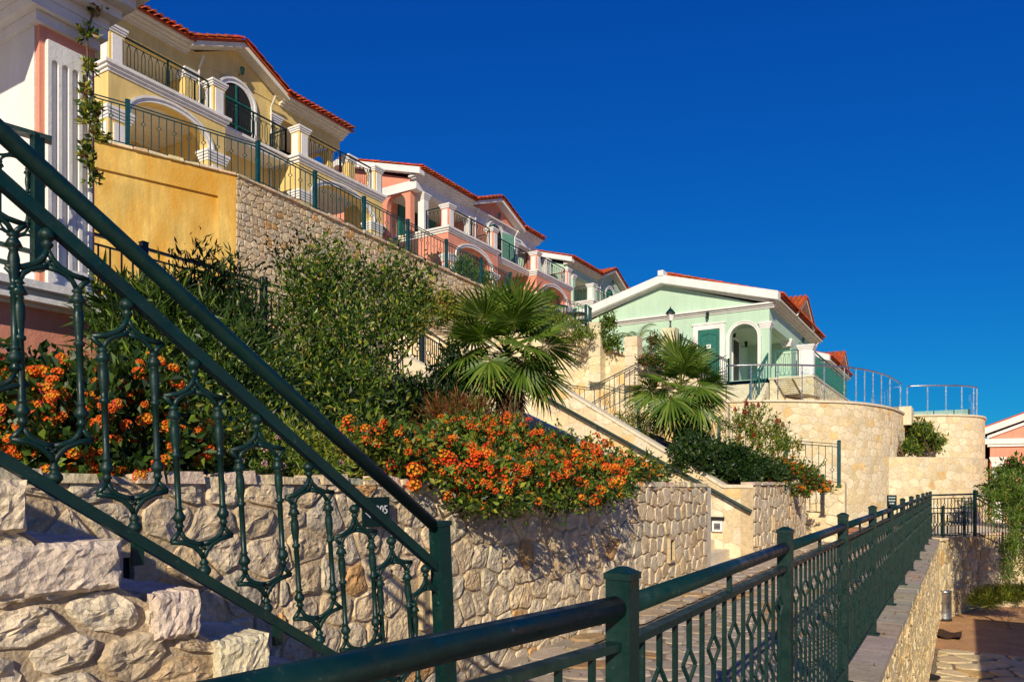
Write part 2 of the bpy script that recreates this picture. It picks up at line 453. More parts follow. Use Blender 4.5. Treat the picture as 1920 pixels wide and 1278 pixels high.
yard = struct('courtyard', (3, 14, Z_YARD))
mb = MB(); mb.box(-0.9, -4, -3.74, 14, 60, Z_YARD); mb.build('courtyard_bed', M['sand'], yard)
mb = MB(); mb.box(-0.5, -4, -3.6, 14, 17.6, Z_YARD + .012); mb.build('joint_bed', M['joint'], yard)
cs = cells([(-0.48, 11), (7, 11), (7, 17.4), (-0.48, 17.6)], .55, .5, .4, 15)
lay(yard, cs, map_ground(Z_YARD + .012), .03, .03, M['ochre'], PAL_CREAM, 16, 'paving_stone', 240)
mb = MB(); p = pt(1743, 1268, 12.95); mb.lathe((p.x, p.y, Z_YARD + .03), [(.0, 0), (.16, 0), (.17, .03), (.13, .035), (.12, .028), (.0, .028)], 20)
tag(mb.build('drain_cover', M['dark']), 'small round dark drain cover set in the courtyard paving', 'drain cover')

# ---------------------------------------------------------------- walls
def wall(label, P0, e, n, polys, size, joint, dep, mat, mort, pal, seed, thick=.3, limit=300, fine=0, holes=(), jit=.34, rare=.06, cat='wall', name='stone_wall', group=None):
    P0 = Vector(P0); e = Vector(e).normalized(); n = Vector(n).normalized()
    mf = map_plane(P0, e, n)
    c = P0 + e * (sum(p[0] for p in polys[0]) / len(polys[0]))
    t = thing(name, label, cat, (c.x, c.y, min(p[1] for q in polys for p in q)), group)
    mb = MB()
    for q in polys: mb.prism([mf(u, v, 0) for u, v in q], -n * thick)
    mb.build('mortar_bed', mort, t)
    cs = []
    for k, q in enumerate(polys): cs += cells(q, size[0], size[1], jit, seed + k, holes)
    lay(t, cs, mf, joint, dep, mat, pal, seed + 50, 'stone', limit, fine, rare)
    return t, mf
def coping(t, mf, u0, u1, vf, L, h, w0, w1, mat, seed, pal=PAL_GREY, name='coping_stone'):
    R = random.Random(seed); u = u0
    while u < u1 - .02:
        l = min(L * R.uniform(.7, 1.35), u1 - u); a, b = u + .008, u + l - .008
        j = [R.uniform(-.02, .02) for _ in range(8)]
        hh = h * R.uniform(.7, 1.25)
        mb = MB(); va, vb = vf(a), vf(b)
        c0 = [mf(a, va + j[0] * .5, w0), mf(b, vb + j[1] * .5, w0), mf(b, vb, w1 + j[2]), mf(a, va, w1 + j[3])]
        c1 = [mf(a, va + hh + j[4] * .5, w0), mf(b, vb + hh + j[5] * .5, w0), mf(b - .008, vb + hh + j[6], w1 + j[2] - .01), mf(a + .008, va + hh + j[7], w1 + j[3] - .01)]
        mb.hexa(c0 + c1, tuple(x * R.uniform(.9, 1.08) for x in pal[R.randrange(len(pal) - 1)]))
        mb.build(name, mat, t); u += l
def niche(t, mf, u, v, w, h, label=None, plate_mat=None):
    mb = MB()
    f = .025
    for a, b, c, d in ((u - w / 2 - f, v - f, u + w / 2 + f, v), (u - w / 2 - f, v + h, u + w / 2 + f, v + h + f), (u - w / 2 - f, v, u - w / 2, v + h), (u + w / 2, v, u + w / 2 + f, v + h)):
        mb.hexa([mf(a, b, -.02), mf(c, b, -.02), mf(c, d, -.02), mf(a, d, -.02), mf(a, b, .045), mf(c, b, .045), mf(c, d, .045), mf(a, d, .045)])
    o = mb.build('niche', M['mortar'], t)
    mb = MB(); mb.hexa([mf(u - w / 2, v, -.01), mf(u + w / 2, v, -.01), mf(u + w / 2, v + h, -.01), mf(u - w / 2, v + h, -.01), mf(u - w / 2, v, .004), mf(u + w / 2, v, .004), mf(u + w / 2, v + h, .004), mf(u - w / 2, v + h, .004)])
    mb.build('niche_plate', plate_mat or M['dark'], o)  # no hole is cut; the default dark plate paints in the niche's shade

# planter wall along the path
def uX(px): return px_onX(px, 900, X_WALL).y
def zX(px, py): return px_onX(px, py, X_WALL).z
holesA = []
nich = [(231, 1095, .055, .13), (1256, 1050, .16, .28)]
for px, pyb, w, h in nich:
    u, v = uX(px), zX(px, pyb); holesA.append((u - w / 2, u + w / 2, v, v + h))
ub, vb_ = uX(797), zX(797, 1170); holesA.append((ub - .07, ub + .07, vb_, vb_ + .36))
planter, mfP = wall('long rough limestone planter wall beside the path below the orange lantana', (X_WALL, 0, 0), (0, 1, 0), (1, 0, 0),
    [[(-.6, -1.6), (3.0, -1.6), (3.0, .02), (-.6, .02)], [(3.0, -1.6), (11.4, -1.6), (11.4, -.06), (3.0, .0)]],
    (.25, .2), .010, .024, M['rubble'], M['mortar'], PAL_GREY, 21, .24, 300, 150, holesA)
coping(planter, mfP, -.6, 11.4, lambda u: lerp(.012, -.06, u / 11.4), .17, .048, -.24, .025, M['rubble'], 5)
for px, pyb, w, h in nich: niche(planter, mfP, uX(px), zX(px, pyb), w, h)
niche(planter, mfP, ub, vb_, .11, .34, plate_mat=M['steel'])
# wall end of planter towards the stair
mb = MB()
mb.box(-9.3, 11.40, -1.7, X_WALL - .002, 11.62, -1.0)
planter_end = MB()
s_, z_ = .546, -1.25
planter_end.prism([(-9.6, 11.41, -1.6), (X_WALL - .003, 11.41, -1.6), (X_WALL - .003, 11.41, -.07), (-3.9, 11.41, -.07), (-9.6, 11.41, 2.6)], (0, .24, 0))
tag(planter_end.build('stair_parapet', M['smooth']), 'low near-side parapet of the stair, half hidden by the lantana and the first palm', 'parapet')

# stair that climbs left, away from the path
st = thing('stone_stair', 'pale stone stair climbing left between the two planters', 'stair', (-3.4, 13, Z_PATH))
for k in range(22):
    x1 = -3.55 - .29 * k; mb = MB(); mb.box(x1 - .32, 11.66, Z_PATH - .1, x1, 14.38, Z_PATH + .168 * (k + 1)); mb.build('step', M['smooth'], st)
def Z14(px, py):
    p = px_onY(px, py, 14.4); return p.x, p.z
cheek = thing('stair_cheek_wall', 'bright smooth limestone wall with sloping top and green handrail beside the stair', 'wall', (-6, 14.5, Z_PATH))
a = Z14(1066, 733); b = Z14(1356, 908); c_ = (X_WALL + .0, -.03)
prof = [(-9.9, a[1] + (a[0] + 9.9) * .6), a, b, c_]
mb = MB(); poly = [(x, 14.4, z) for x, z in prof] + [(X_WALL, 14.4, -1.7), (-9.9, 14.4, -1.7)]
mb.prism([(x, 14.412, z - .003) for x, y, z in poly], (0, .28, 0)); mb.build('mortar_bed', M['mortar_light'], cheek)
cs = []
zs = lambda x: np.interp(x, [p[0] for p in prof], [p[1] for p in prof])
for x0, x1 in ((-9.9, a[0]), (a[0], b[0]), (b[0], c_[0])):
    cs += cells([(x0, -1.6), (x1, -1.6), (x1, float(zs(x1)) - .07), (x0, float(zs(x0)) - .07)], .42, .3, .2, 31)
mfC = map_plane((0, 14.412, 0), (1, 0, 0), (0, -1, 0))
lay(cheek, cs, mfC, .004, .010, M['smooth'], PAL_CREAM, 33, 'facing_stone', 300)
for (x0, z0), (x1, z1) in zip(prof[:-1], prof[1:]):
    n = max(1, int((x1 - x0) / .55))
    for k in range(n):
        xa, xb = lerp(x0, x1, k / n) + .003, lerp(x0, x1, (k + 1) / n) - .003; za, zb = float(zs(xa)), float(zs(xb))
        mb = MB(); mb.hexa([(xa, 14.38, za - .065), (xb, 14.38, zb - .065), (xb, 14.72, zb - .065), (xa, 14.72, za - .065), (xa, 14.38, za), (xb, 14.38, zb), (xb, 14.72, zb), (xa, 14.72, za)])
        mb.build('coping_stone', M['smooth'], cheek)
h0, h1 = px_onY(1021, 744, 14.3), px_onY(1409, 959, 14.3)
hr = thing('handrail', 'dark green tube handrail fixed to the bright stair wall', 'handrail', tuple(h1))
mb = MB(); d = (h0 - h1); mb.tube([h1, h1 + d * 1.45], .034, 10); mb.build('rail', M['iron'], hr)
for t_ in (.33, .72, 1.1):
    q = h1 + d * t_; mb = MB(); mb.tube([q, q + Vector((0, .03, -.07)), q + Vector((0, .1, -.09))], .012, 6); mb.build('bracket', M['iron'], hr)
p = px_onY(1345, 986, 14.35)
pl = thing('number_plate', 'small white number plate in a recess of the stair wall', 'sign', tuple(p))
mb = MB(); mb.box(p.x - .1, 14.33, p.z - .1, p.x + .1, 14.42, p.z + .1); mb.build('plate', M['white'], pl)
mb = MB(); mb.box(p.x - .06, 14.325, p.z - .06, p.x + .06, 14.335, p.z + .06); mb.build('panel', M['steel'], pl)
mb = MB(); mb.box(p.x - .2, 14.37, p.z + .115, p.x + .12, 14.41, p.z + .18); mb.box(p.x - .2, 14.37, p.z - .1, p.x - .12, 14.41, p.z + .115); mb.build('recess', M['dark'], pl)  # dark strips over the wall face give the recess its shade by colour

# second planter wall
h2 = [(15.9, 16.1, -.95, -.65)]
planter2, mf2 = wall('second rough limestone planter wall, right of the stair, under dark green bushes', (X_WALL, 0, 0), (0, 1, 0), (1, 0, 0),
    [[(14.4, -1.6), (19.8, -1.6), (19.8, -.06), (14.4, -.04)]], (.3, .24), .011, .025, M['rubble'], M['mortar'], PAL_GREY, 24, .24, 260, 0, h2)
coping(planter2, mf2, 14.42, 19.8, lambda u: -.04, .4, .05, -.24, .05, M['rubble'], 6)
niche(planter2, mf2, 16.0, -.95, .13, .27)
# second stair, beyond that planter
st2 = thing('stone_stair', 'narrow stone stair behind the second planter, below the iron fence', 'stair', (-4, 20.5, Z_PATH))
for k in range(16):
    x1 = -3.3 - .3 * k; mb = MB(); mb.box(x1 - .33, 20.02, Z_PATH - .1, x1, 21.4, Z_PATH + .17 * (k + 1)); mb.build('step', M['cream'], st2)
wall('cream stone side wall of the second stair under the iron fence', (0, 21.5, 0), (1, 0, 0), (0, -1, 0),
    [[(-8.3, -1.6), (-2.7, -1.6), (-2.7, .0), (-8.3, 2.2)]], (.4, .3), .018, .03, M['cream'], M['mortar_light'], PAL_CREAM, 28, .3, 160)

# wall below the long fence
fw, mff = wall('tall narrow tan stone wall dropping from the path fence to the courtyard', (-.54, 0, 0), (0, 1, 0), (1, 0, 0),
    [[(-1, -3.4), (21.1, -3.4), (21.1, -1.43), (-1, -1.43)]], (.2, .15), .012, .028, M['ochre'], M['mortar_light'], PAL_CREAM, 41, .3, 300)
lp = MB(); lp.box(-.95, -1, -1.8, -.56, 21.15, -1.44); lp.build('core', M['mortar_light'], fw)
R_ = random.Random(8); y = -1.0
while y < 21.1:
    l = .55 * R_.uniform(.8, 1.3); mb = MB(); j = R_.uniform(-.008, .008)
    mb.box(-.95, y + .006, -1.436, -.51 + j, min(y + l, 21.15) - .006, Z_LEDGE + j * .3, tuple(x * R_.uniform(.9, 1.08) for x in (1, 1, 1)))
    mb.build('coping_stone', M['paving'], fw); y += l
E0, E1, E2 = Vector((-.54, 21.1, 0)), Vector((.3, 24.0, 0)), Vector((2.2, 25.6, 0))
for A, B, lb, sd in ((E0, E1, 'golden rubble wall at the end of the courtyard behind the litter bin', 43), (E1, E2, 'golden rubble wall behind the feathery tree, turning right', 44)):
    e = (B - A).normalized(); n = Vector((e.y, -e.x, 0)); L = (B - A).length
    t_, m_ = wall(lb, A, e, n, [[(0, -3.4), (L, -3.4), (L, -1.42), (0, -1.42)]], (.36, .3), .022, .03, M['ochre'], M['mortar_light'], PAL_CREAM, sd, .4, 200)
    coping(t_, m_, 0, L, lambda u: -1.42, .5, .06, -.4, .05, M['cream'], sd + 9, PAL_CREAM)
block('plaza', [(-.8, 21.15), (-.6, 21.15), (.2, 24.1), (2.1, 25.8), (2.1, 33), (-.8, 33)], -3.5, -1.46, M['smooth'])

# big curved terrace walls
def arc_path(P, n=6):
    P = [Vector((a, b, 0)) for a, b in P]; out = []
    for i in range(len(P) - 1):
        p0 = P[max(i - 1, 0)]; p1 = P[i]; p2 = P[i + 1]; p3 = P[min(i + 2, len(P) - 1)]
        for k in range(n):
            t = k / n
            out.append(0.5 * ((2 * p1) + (p2 - p0) * t + (2 * p0 - 5 * p1 + 4 * p2 - p3) * t * t + (3 * p1 - p0 - 3 * p2 + p3) * t ** 3))
    out.append(P[-1]); return out
class Arc:
    def __init__(self, P):
        self.p = arc_path(P); self.s = [0]
        for a, b in zip(self.p[:-1], self.p[1:]): self.s.append(self.s[-1] + (b - a).length)
        self.L = self.s[-1]
    def at(self, u):
        u = min(max(u, 0), self.L - 1e-5); i = int(np.searchsorted(self.s, u, 'right')) - 1
        i = min(max(i, 0), len(self.p) - 2)
        a, b = self.p[i], self.p[i + 1]; e = (b - a).normalized(); return a + e * (u - self.s[i]), e
    def map(self, u, v, w):
        q, e = self.at(u); n = Vector((e.y, -e.x, 0)); return (q.x + n.x * w, q.y + n.y * w, v)
    def find(self, px):
        best = min((abs(pxcol(*self.at(u)[0].xy) - px), u) for u in np.linspace(0, self.L, 400)); return best[1]
def curved_wall(label, P, z0, z1, size, seed, cap=True, limit=300, fill=None):
    A = Arc(P); t = thing('terrace_wall', label, 'wall', (*A.at(A.L / 2)[0].xy, z0))
    mb = MB(); N = 40
    for k in range(N):
        u0, u1 = A.L * k / N, A.L * (k + 1) / N
        mb.hexa([A.map(u0, z0, -.35), A.map(u1, z0, -.35), A.map(u1, z0, 0), A.map(u0, z0, 0), A.map(u0, z1, -.35), A.map(u1, z1, -.35), A.map(u1, z1, 0), A.map(u0, z1, 0)])
    mb.build('mortar_bed', M['mortar_light'], t)
    cs = cells([(0, z0), (A.L, z0), (A.L, z1 - .02), (0, z1 - .02)], size[0], size[1], .34, seed)
    lay(t, cs, A.map, .011, .009, M['cream'], PAL_CREAM, seed + 1, 'stone', limit)
    if cap:
        n = int(A.L / .7)
        for k in range(n):
            u0, u1 = A.L * k / n + .004, A.L * (k + 1) / n - .004; mb = MB(); um = (u0 + u1) / 2
            mb.add([A.map(u, z, w) for z in (z1 + .002, z1 + .07) for u, w in ((u0, -.4), (um, -.4), (u1, -.4), (u1, .06), (um, .06), (u0, .06))],
                   [(0, 1, 2, 3, 4, 5), (6, 7, 8, 9, 10, 11)] + [(i, (i + 1) % 6, (i + 1) % 6 + 6, i + 6) for i in range(6)])
            mb.build('coping_stone', M['smooth'], t)
    return t, A
Z_TER = 2.60
P1 = [(-9.8, 23.4), (-7.5, 24.0), (-5.7, 24.6), (-4.2, 25.6), (-3.0, 27.0), (-2.25, 29.3), (-1.95, 32.2)]
tw1, A1 = curved_wall('big curved cream stone wall carrying the terrace of the mint house', P1, -1.6, Z_TER, (.34, .26), 61)
P2 = [(-2.0, 33.1), (-1.2, 33.3), (-.3, 33.8), (.42, 34.7), (.72, 36.2), (.7, 40)]
tw2, A2 = curved_wall('rounded cream stone wall carrying the glass-railed pool deck at right', P2, -3.4, Z_TER, (.36, .28), 63)
P3 = [(-2.3, 29.2), (-1.4, 30.0), (-.4, 31.2), (.35, 32.4), (.78, 34.2)]
tw3, A3 = curved_wall('lower cream stone wall holding a bush in front of the pool deck', P3, -3.4, .92, (.36, .28), 65, False, 200)
block('shrub_bed', [A3.map(u_, 0, -.3)[:2] for u_ in np.linspace(0, A3.L, 16)] + [(-2.1, 33.2)], .3, .86, M['soil'])
block('terrace', [(q.x - .03, q.y + .1) for q in A1.p] + [(-1.95, 75), (-14, 75), (-14, 24.5)], 0, Z_TER - .01, M['smooth'])
block('pool_deck', [(-1.9, 33.3)] + [(q.x - .05, q.y + .1) for q in A2.p] + [(.6, 60), (-1.9, 60)], 0, Z_TER - .02, M['smooth'])
mb = MB(); mb.box(-2.35, 31.9, 2.2, -1.7, 33.2, Z_TER + .30); tag(mb.build('end_pier', M['smooth']), 'short smooth cream pier between the two curved terrace walls', 'pier')

# upper retaining wall: ochre render, then rough stone
zt = lambda y: lerp(7.49, 7.16, (y - 12.1) / 11.5)
hw, mfh = wall('high rough tan stone retaining wall below the yellow and pink villas', (-15.2, 0, 0), (0, 1, 0), (1, 0, 0),
    [[(12.1, 2.0), (23.6, 2.0), (23.6, 7.16), (12.1, 7.49)]], (.205, .17), .012, .024, M['tan'], M['mortar'], PAL_GREY, 71, .4, 300)
coping(hw, mfh, 12.1, 23.6, zt, .4, .07, -.35, .08, M['tan'], 7)
Q0 = Vector((-16.45, 9.2, 0)); Q1 = Vector((-15.2, 12.1, 0)); e = (Q1 - Q0).normalized(); n = Vector((e.y, -e.x, 0))
Q00 = Q0 - e * 3.4; L = (Q1 - Q00).length
ow = thing('rendered_wall', 'ochre stained rendered retaining wall with a sunken panel, below the yellow villa', 'wall', (Q0.x, Q0.y, 2))
mfo = map_plane(Q00, e, n); mb = MB()
mb.prism([mfo(u, v, -.06) for u, v in ((0, 2), (L, 2), (L, 7.49), (0, 7.6))], -n * .4); mb.build('panel', M['ochrewall'], ow)
mb = MB()
mb.prism([mfo(u, v, .0) for u, v in ((0, 7.03), (L, 6.90), (L, 7.49), (0, 7.6))], -n * .059)
mb.prism([mfo(u, v, .0) for u, v in ((L - .42, 2), (L, 2), (L, 6.898), (L - .42, 6.91))], -n * .059)
mb.build('raised_border', M['ochrewall'], ow)
coping(ow, mfo, 0, L, lambda u: lerp(7.6, 7.49, u / L), .4, .07, -.4, .07, M['tan'], 9)
# wall under the last part of the upper terrace
e = Vector((2.7, 2.7, 0)).normalized(); n = Vector((e.y, -e.x, 0))
tr, mft = wall('pale stone wall under the teal fence at the right end of the upper terrace', (-15.2, 23.6, 0), e, n,
    [[(0, 2.0), (3.9, 2.0), (3.9, 5.75), (0, 6.9)]], (.34, .28), .018, .03, M['cream'], M['mortar_light'], PAL_CREAM, 73, .4, 150)
mb = MB(); mb.lathe((-15.0, 23.75, 6.3), [(.0, 0), (.42, 0), (.42, .3), (.425, .31), (.42, .32), (.42, .6), (.425, .61), (.42, .62), (.42, .9), (.38, .96), (.0, .97)], 12)
tag(mb.build('gate_pillar', M['cream'], None, None, True), 'squat round cream pillar at the right end of the high stone wall', 'pillar')

# stair and planter walls behind the palms
def polyY(Y, pts): return [(px_onY(a, b, Y).x, px_onY(a, b, Y).z) for a, b in pts]
YW = 22.5
w1 = [(960, 566), (1060, 614), (1109, 646), (1109, 860), (960, 860)]
w2 = [(1109, 646), (1131, 652), (1178, 668), (1199, 672), (1199, 860), (1109, 860)]
w3 = [(1199, 690), (1243, 688), (1300, 700), (1365, 757), (1365, 860), (1199, 860)]
wl_, mfl = wall('bright limestone stair wall stepping down behind the two palms', (0, YW, 0), (1, 0, 0), (0, -1, 0),
    [polyY(YW, w1), polyY(YW, w2), polyY(YW, w3)], (.36, .26), .010, .010, M['cream'], M['mortar_light'], PAL_CREAM, 81, .25, 300)
for ps in (w1[:3], w2[:4]):
    q = polyY(YW, ps)
    for (xa, za), (xb, zb) in zip(q[:-1], q[1:]):
        mb = MB(); mb.bar((xa, YW + .1, za + .03), (xb, YW + .1, zb + .03), .42, .07); mb.build('coping_stone', M['smooth'], wl_)
for (px, top, bot, w, lb, nm) in ((1120, 605, 700, 24, 'left one of three square cream pillars above the stair, highest in the slope', 'pillar'),
                                  (1188, 632, 705, 24, 'middle cream pillar with a small palm growing behind its top', 'pillar'),
                                  (1257, 616, 700, 25, 'right cream pillar with a green lantern on top', 'pillar')):
    Y = 22.3; p0 = px_onY(px, bot, Y); p1 = px_onY(px, top, Y); hwid = .21
    t = thing('stone_pillar', lb, nm, tuple(p0))
    R = random.Random(px); z = p0.z - .3; rows = int((p1.z - z) / .26)
    for k in range(rows):
        za, zb = lerp(z, p1.z, k / rows), lerp(z, p1.z, (k + 1) / rows) - .008; j = [R.uniform(-.012, .012) for _ in range(8)]
        mb = MB(); c = (p0.x, Y)
        mb.hexa([(c[0] - hwid + j[0], c[1] - hwid + j[1], za), (c[0] + hwid + j[2], c[1] - hwid + j[3], za), (c[0] + hwid, c[1] + hwid, za), (c[0] - hwid, c[1] + hwid, za),
                 (c[0] - hwid + j[4], c[1] - hwid + j[5], zb), (c[0] + hwid + j[6], c[1] - hwid + j[7], zb), (c[0] + hwid, c[1] + hwid, zb), (c[0] - hwid, c[1] + hwid, zb)],
                tuple(x * R.uniform(.92, 1.06) for x in (1, 1, 1)))
        mb.build('stone', M['cream'], t)
    if 'lantern' in lb:
        t = thing('lantern', 'dark green four-sided lantern standing on the right pillar', 'lamp', (p1.x, Y, p1.z))
        mb = MB(); mb.lathe((p1.x, Y, p1.z), [(.09, 0), (.09, .02), (.03, .05), (.025, .2), (.05, .24)], 8); mb.build('stem', M['iron'], t)
        mb = MB(); mb.lathe((p1.x, Y, p1.z + .24), [(.06, 0), (.11, .22)], 4); mb.build('lamp_glass', M['white'], t)
        mb = MB(); mb.lathe((p1.x, Y, p1.z + .46), [(.16, 0), (.15, .03), (.05, .15), (.02, .17), (.02, .21), (.0, .23)], 8); mb.build('cap', M['iron'], t)
# sunlit stone wall seen through the middle fence
wall('small sunlit stone wall behind the iron fence left of the first palm', (0, 15.2, 0), (1, 0, 0), (0, -1, 0),
    [[(-13.0, 2.05), (-10.6, 2.05), (-10.6, 3.6), (-13.0, 4.0)]], (.34, .26), .014, .02, M['cream'], M['mortar_light'], PAL_CREAM, 83, .25, 100)

# ---------------------------------------------------------------- foreground stair
S0, S1 = pt(0, 900, 1.8), pt(830, 900, 2.95)
es = Vector((S1.x - S0.x, S1.y - S0.y, 0)).normalized(); ns = Vector((es.y, -es.x, 0)); SP = Vector((S0.x, S0.y, 0))
mfs = map_plane(SP + ns * .02, es, ns)
Yk = lambda k: 1.159 + .2165 * k
uk = lambda k: (Yk(k) - SP.y) / es.y
zk = lambda k: -.154 - .1565 * k
fs_ = thing('stone_stair', 'rough stone stair with big block ends in the left foreground', 'stair', (SP.x, SP.y + .8, Z_PATH))
R = random.Random(3)
for k in range(-6, 9):
    u1, u0, z = uk(k), uk(k) - .34, zk(k)
    mb = MB(); mb.hexa([mfs(u0, -1.62, -1.32), mfs(u1, -1.62, -1.32), mfs(u1, -1.62, -.04), mfs(u0, -1.62, -.04), mfs(u0, z, -1.32), mfs(u1 - .01, z, -1.32), mfs(u1 - .01, z, -.04), mfs(u0, z, -.04)])
    mb.build('step', M['rubble'], fs_)
    Ls = {0: .30, 1: .135, 2: .175, 3: .2}.get(k, R.uniform(.16, .26))
    def blockstone(ua, ub_, va, vb2, col, proud=.045, nu=15, nv=9):
        mb = MB(); G = {}
        for i in range(nu + 1):
            for j in range(nv + 1):
                ed = min(i, nu - i, j, nv - j); a = lerp(ua, ub_, i / nu); b = lerp(va, vb2, j / nv)
                ju = (ub_ - ua) / nu * .32; jv = (vb2 - va) / nv * .32
                if ed > 0: a += R.uniform(-ju, ju); b += R.uniform(-jv, jv); w = proud + chip(a * 14, b * 14 + k) * .010 + chip(a * 55, b * 55) * .004 + R.uniform(-.0025, .0025)
                else: w = proud * .45 + R.uniform(-.01, .008); b += R.uniform(-.004, .004)
                G[i, j] = len(mb.v); mb.v.append(mfs(a, b, w))
        for i in range(nu):
            for j in range(nv):
                q = [G[i, j], G[i + 1, j], G[i + 1, j + 1], G[i, j + 1]]
                mb.f += [[q[0], q[1], q[2]], [q[0], q[2], q[3]]]; mb.c += [col, col]
        top = []; b0 = len(mb.v)
        for i in range(nu + 1): mb.v.append(mfs(lerp(ua, ub_, i / nu), vb2, -.30))
        for i in range(nu): mb.f.append([G[i, nv], G[i + 1, nv], b0 + i + 1, b0 + i]); mb.c.append(col)
        b1 = len(mb.v)
        for j in range(nv + 1): mb.v.append(mfs(ub_, lerp(va, vb2, j / nv), -.30))
        for j in range(nv): mb.f.append([G[nu, j], G[nu, j + 1], b1 + j + 1, b1 + j]); mb.c.append(col)
        b2 = len(mb.v)
        for j in range(nv + 1): mb.v.append(mfs(ua, lerp(va, vb2, j / nv), -.30))
        for j in range(nv): mb.f.append([G[0, j], G[0, j + 1], b2 + j + 1, b2 + j]); mb.c.append(col)
        b3 = len(mb.v)
        for i in range(nu + 1): mb.v.append(mfs(lerp(ua, ub_, i / nu), va, -.30))
        for i in range(nu): mb.f.append([G[i, 0], G[i + 1, 0], b3 + i + 1, b3 + i]); mb.c.append(col)
        return mb.build('block', M['block'], fs_)
    if k >= 0 or k <= -2 or True:
        blockstone(u1 - Ls, u1, z - .125, z + .004, tuple(x * R.uniform(.95, 1.05) for x in (1.05, 1.03, 1.0)))
        if Ls < .28 and k < 0: blockstone(u1 - Ls - .14, u1 - Ls - .012, z - .12, z - .0, (.98, .96, .92))
    if k == 0: pass
low = lambda u: zk(0) - .14 - (u - uk(0)) / (uk(1) - uk(0)) * .1565
ua, ub2 = -.9, uk(8)
mb = MB(); mb.prism([mfs(u, v, 0) for u, v in ((ua, -1.62), (ub2, -1.62), (ub2, low(ub2) + .02), (ua, low(ua) + .02))], -ns * .1); mb.build('mortar_bed', M['mortar_near'], fs_)
cs = cells([(ua, -1.6), (ub2, -1.6), (ub2, low(ub2) + .01), (ua, low(ua) + .01)], .19, .105, .38, 91)
lay(fs_, cs, mfs, .010, .023, M['block'], [(1, .98, .95), (.92, .85, .76), (1.04, 1, .96), (.85, .72, .56), (.98, .9, .8), (.9, .55, .3)], 92, 'stone', 260, 120, .04)
# ---------------------------------------------------------------- iron fences
def bal_mesh(name, h, zc=None, r=.007, w=.024, hh=.06, mat=None):
    mb = MB(); b = r * 2
    def rod(z0, z1): mb.box(-r, -r, z0, r, r, z1)
    if zc is None: rod(0, h)
    else:
        zs_ = zc if isinstance(zc, (list, tuple)) else [zc]; z = 0
        for c in zs_:
            rod(z, c - hh)
            for s in (-1, 1):
                for q, a in ((c - hh, c), (c + hh, c)):
                    mb.bar((0, 0, q), (s * w * .7, s * w, a), b * .8, b * .7, up=Vector((1, 0, 0)))
            z = c + hh
        rod(z, h)
    return mb.mesh(name, mat or M['iron'])
def fence(label, pts, h=1.15, spacing=.13, mats=None, posts=None, post_w=.062, rail=.05, sub=.17, low=.1, sill=0, group=None, round_rail=True,
          pattern=(.18, .44), bal_r=.0068, name='iron_fence', cat='fence', dia=.019, mid=True, name_b='baluster', sub_rail=.02, cap=False, lean=0):
    pts = [Vector(p) for p in pts]; mat = mats or M['iron']
    t = thing(name, label, cat, tuple(pts[0]), group)
    top = h - .08
    bl = h - sub - low
    ms = [bal_mesh('baluster', bl, None if p is None else bl * (1 - p), bal_r, dia, .050 if bl < .9 else .08, mat) for p in pattern]
    posts = range(len(pts)) if posts is None else posts
    for i in posts:
        p = pts[i]; mb = MB(); q = post_w / 2
        a = pts[min(i + 1, len(pts) - 1)] - pts[max(i - 1, 0)]; a.z = 0; a.normalize(); s = Vector((a.y, -a.x, 0))
        up = Vector((0, 0, h))
        def ring(z, k): return [p + Vector((0, 0, z)) + a * x * k + s * y * k for x, y in ((-q, -q), (q, -q), (q, q), (-q, q))]
        mb.hexa(ring(-sill, 1) + ring(h - .012, 1))
        mb.hexa(ring(h - .012, 1.12) + ring(h + .004, 1.12))
        mb.hexa(ring(h + .0045, 1.05) + ring(h + .018, .3))
        mb.hexa(ring(-sill, 1.9) + ring(-sill + .012, 1.9))
        mb.build('post', mat, t)
    for i in range(len(pts) - 1):
        p, q = pts[i], pts[i + 1]; d = q - p; L = math.hypot(d.x, d.y); du = d.normalized()
        mb = MB(); z = Vector((0, 0, top))
        if round_rail: mb.tube([p + z, q + z], rail / 2, 12)
        else: mb.bar(p + z, q + z, rail, rail * .5)
        mb.build('top_rail', mat, t, None, round_rail)
        z = Vector((0, 0, h - sub)); mb = MB(); mb.bar(p + z, q + z, .035, sub_rail)
        mb.build('middle_rail', mat, t)
        z = Vector((0, 0, low)); mb = MB(); mb.bar(p + z, q + z, .03, .016); mb.build('bottom_rail', mat, t)
        if mid:
            m_ = (p + q) / 2; mb = MB(); mb.box(m_.x - .008, m_.y - .008, m_.z + h - sub, m_.x + .008, m_.y + .008, m_.z + top); mb.build('spacer', mat, t)
        n = max(1, int(round(L / spacing))); yaw = math.atan2(d.y, d.x) - math.pi / 2
        for k in range(1, n):
            f = p + d * (k / n)
            link(name_b, ms[k % len(ms)], t, (f.x, f.y, f.z + low), (0, 0, yaw))
    return t
FX = -.71
fp = [(FX, 1.69 + 1.93 * k, Z_LEDGE) for k in range(11)]
N0 = Vector((-.873, .768, 0)); P0_ = Vector((FX, 1.69, 0)); dn = (N0 - P0_).normalized()
near_end = P0_ + dn * 1.9
long_fence = fence('long dark green iron fence with square posts running along the path edge', fp, rail=.052, group=None)
fence('nearest dark green fence panel crossing the bottom of the picture, joined to the long fence', [(near_end.x, near_end.y, Z_LEDGE), (FX - .001, 1.69, Z_LEDGE)], posts=[0], rail=.06)
gp = pt(1828, 1003, 19.0)
fence('iron fence section with short latch posts closing the end of the path', [fp[-1], (gp.x, gp.y, Z_LEDGE + .02)], posts=[1], rail=.045)
gA = Vector(fp[-1]); gB = Vector((gp.x, gp.y, Z_LEDGE)); gd = (gB - gA)
off_ = Vector((gd.y, -gd.x, 0)).normalized() * -.12
gate = thing('iron_gate', 'low iron gate with two short posts in front of the path-end fence', 'gate', tuple(gA + gd * .4 + off_))
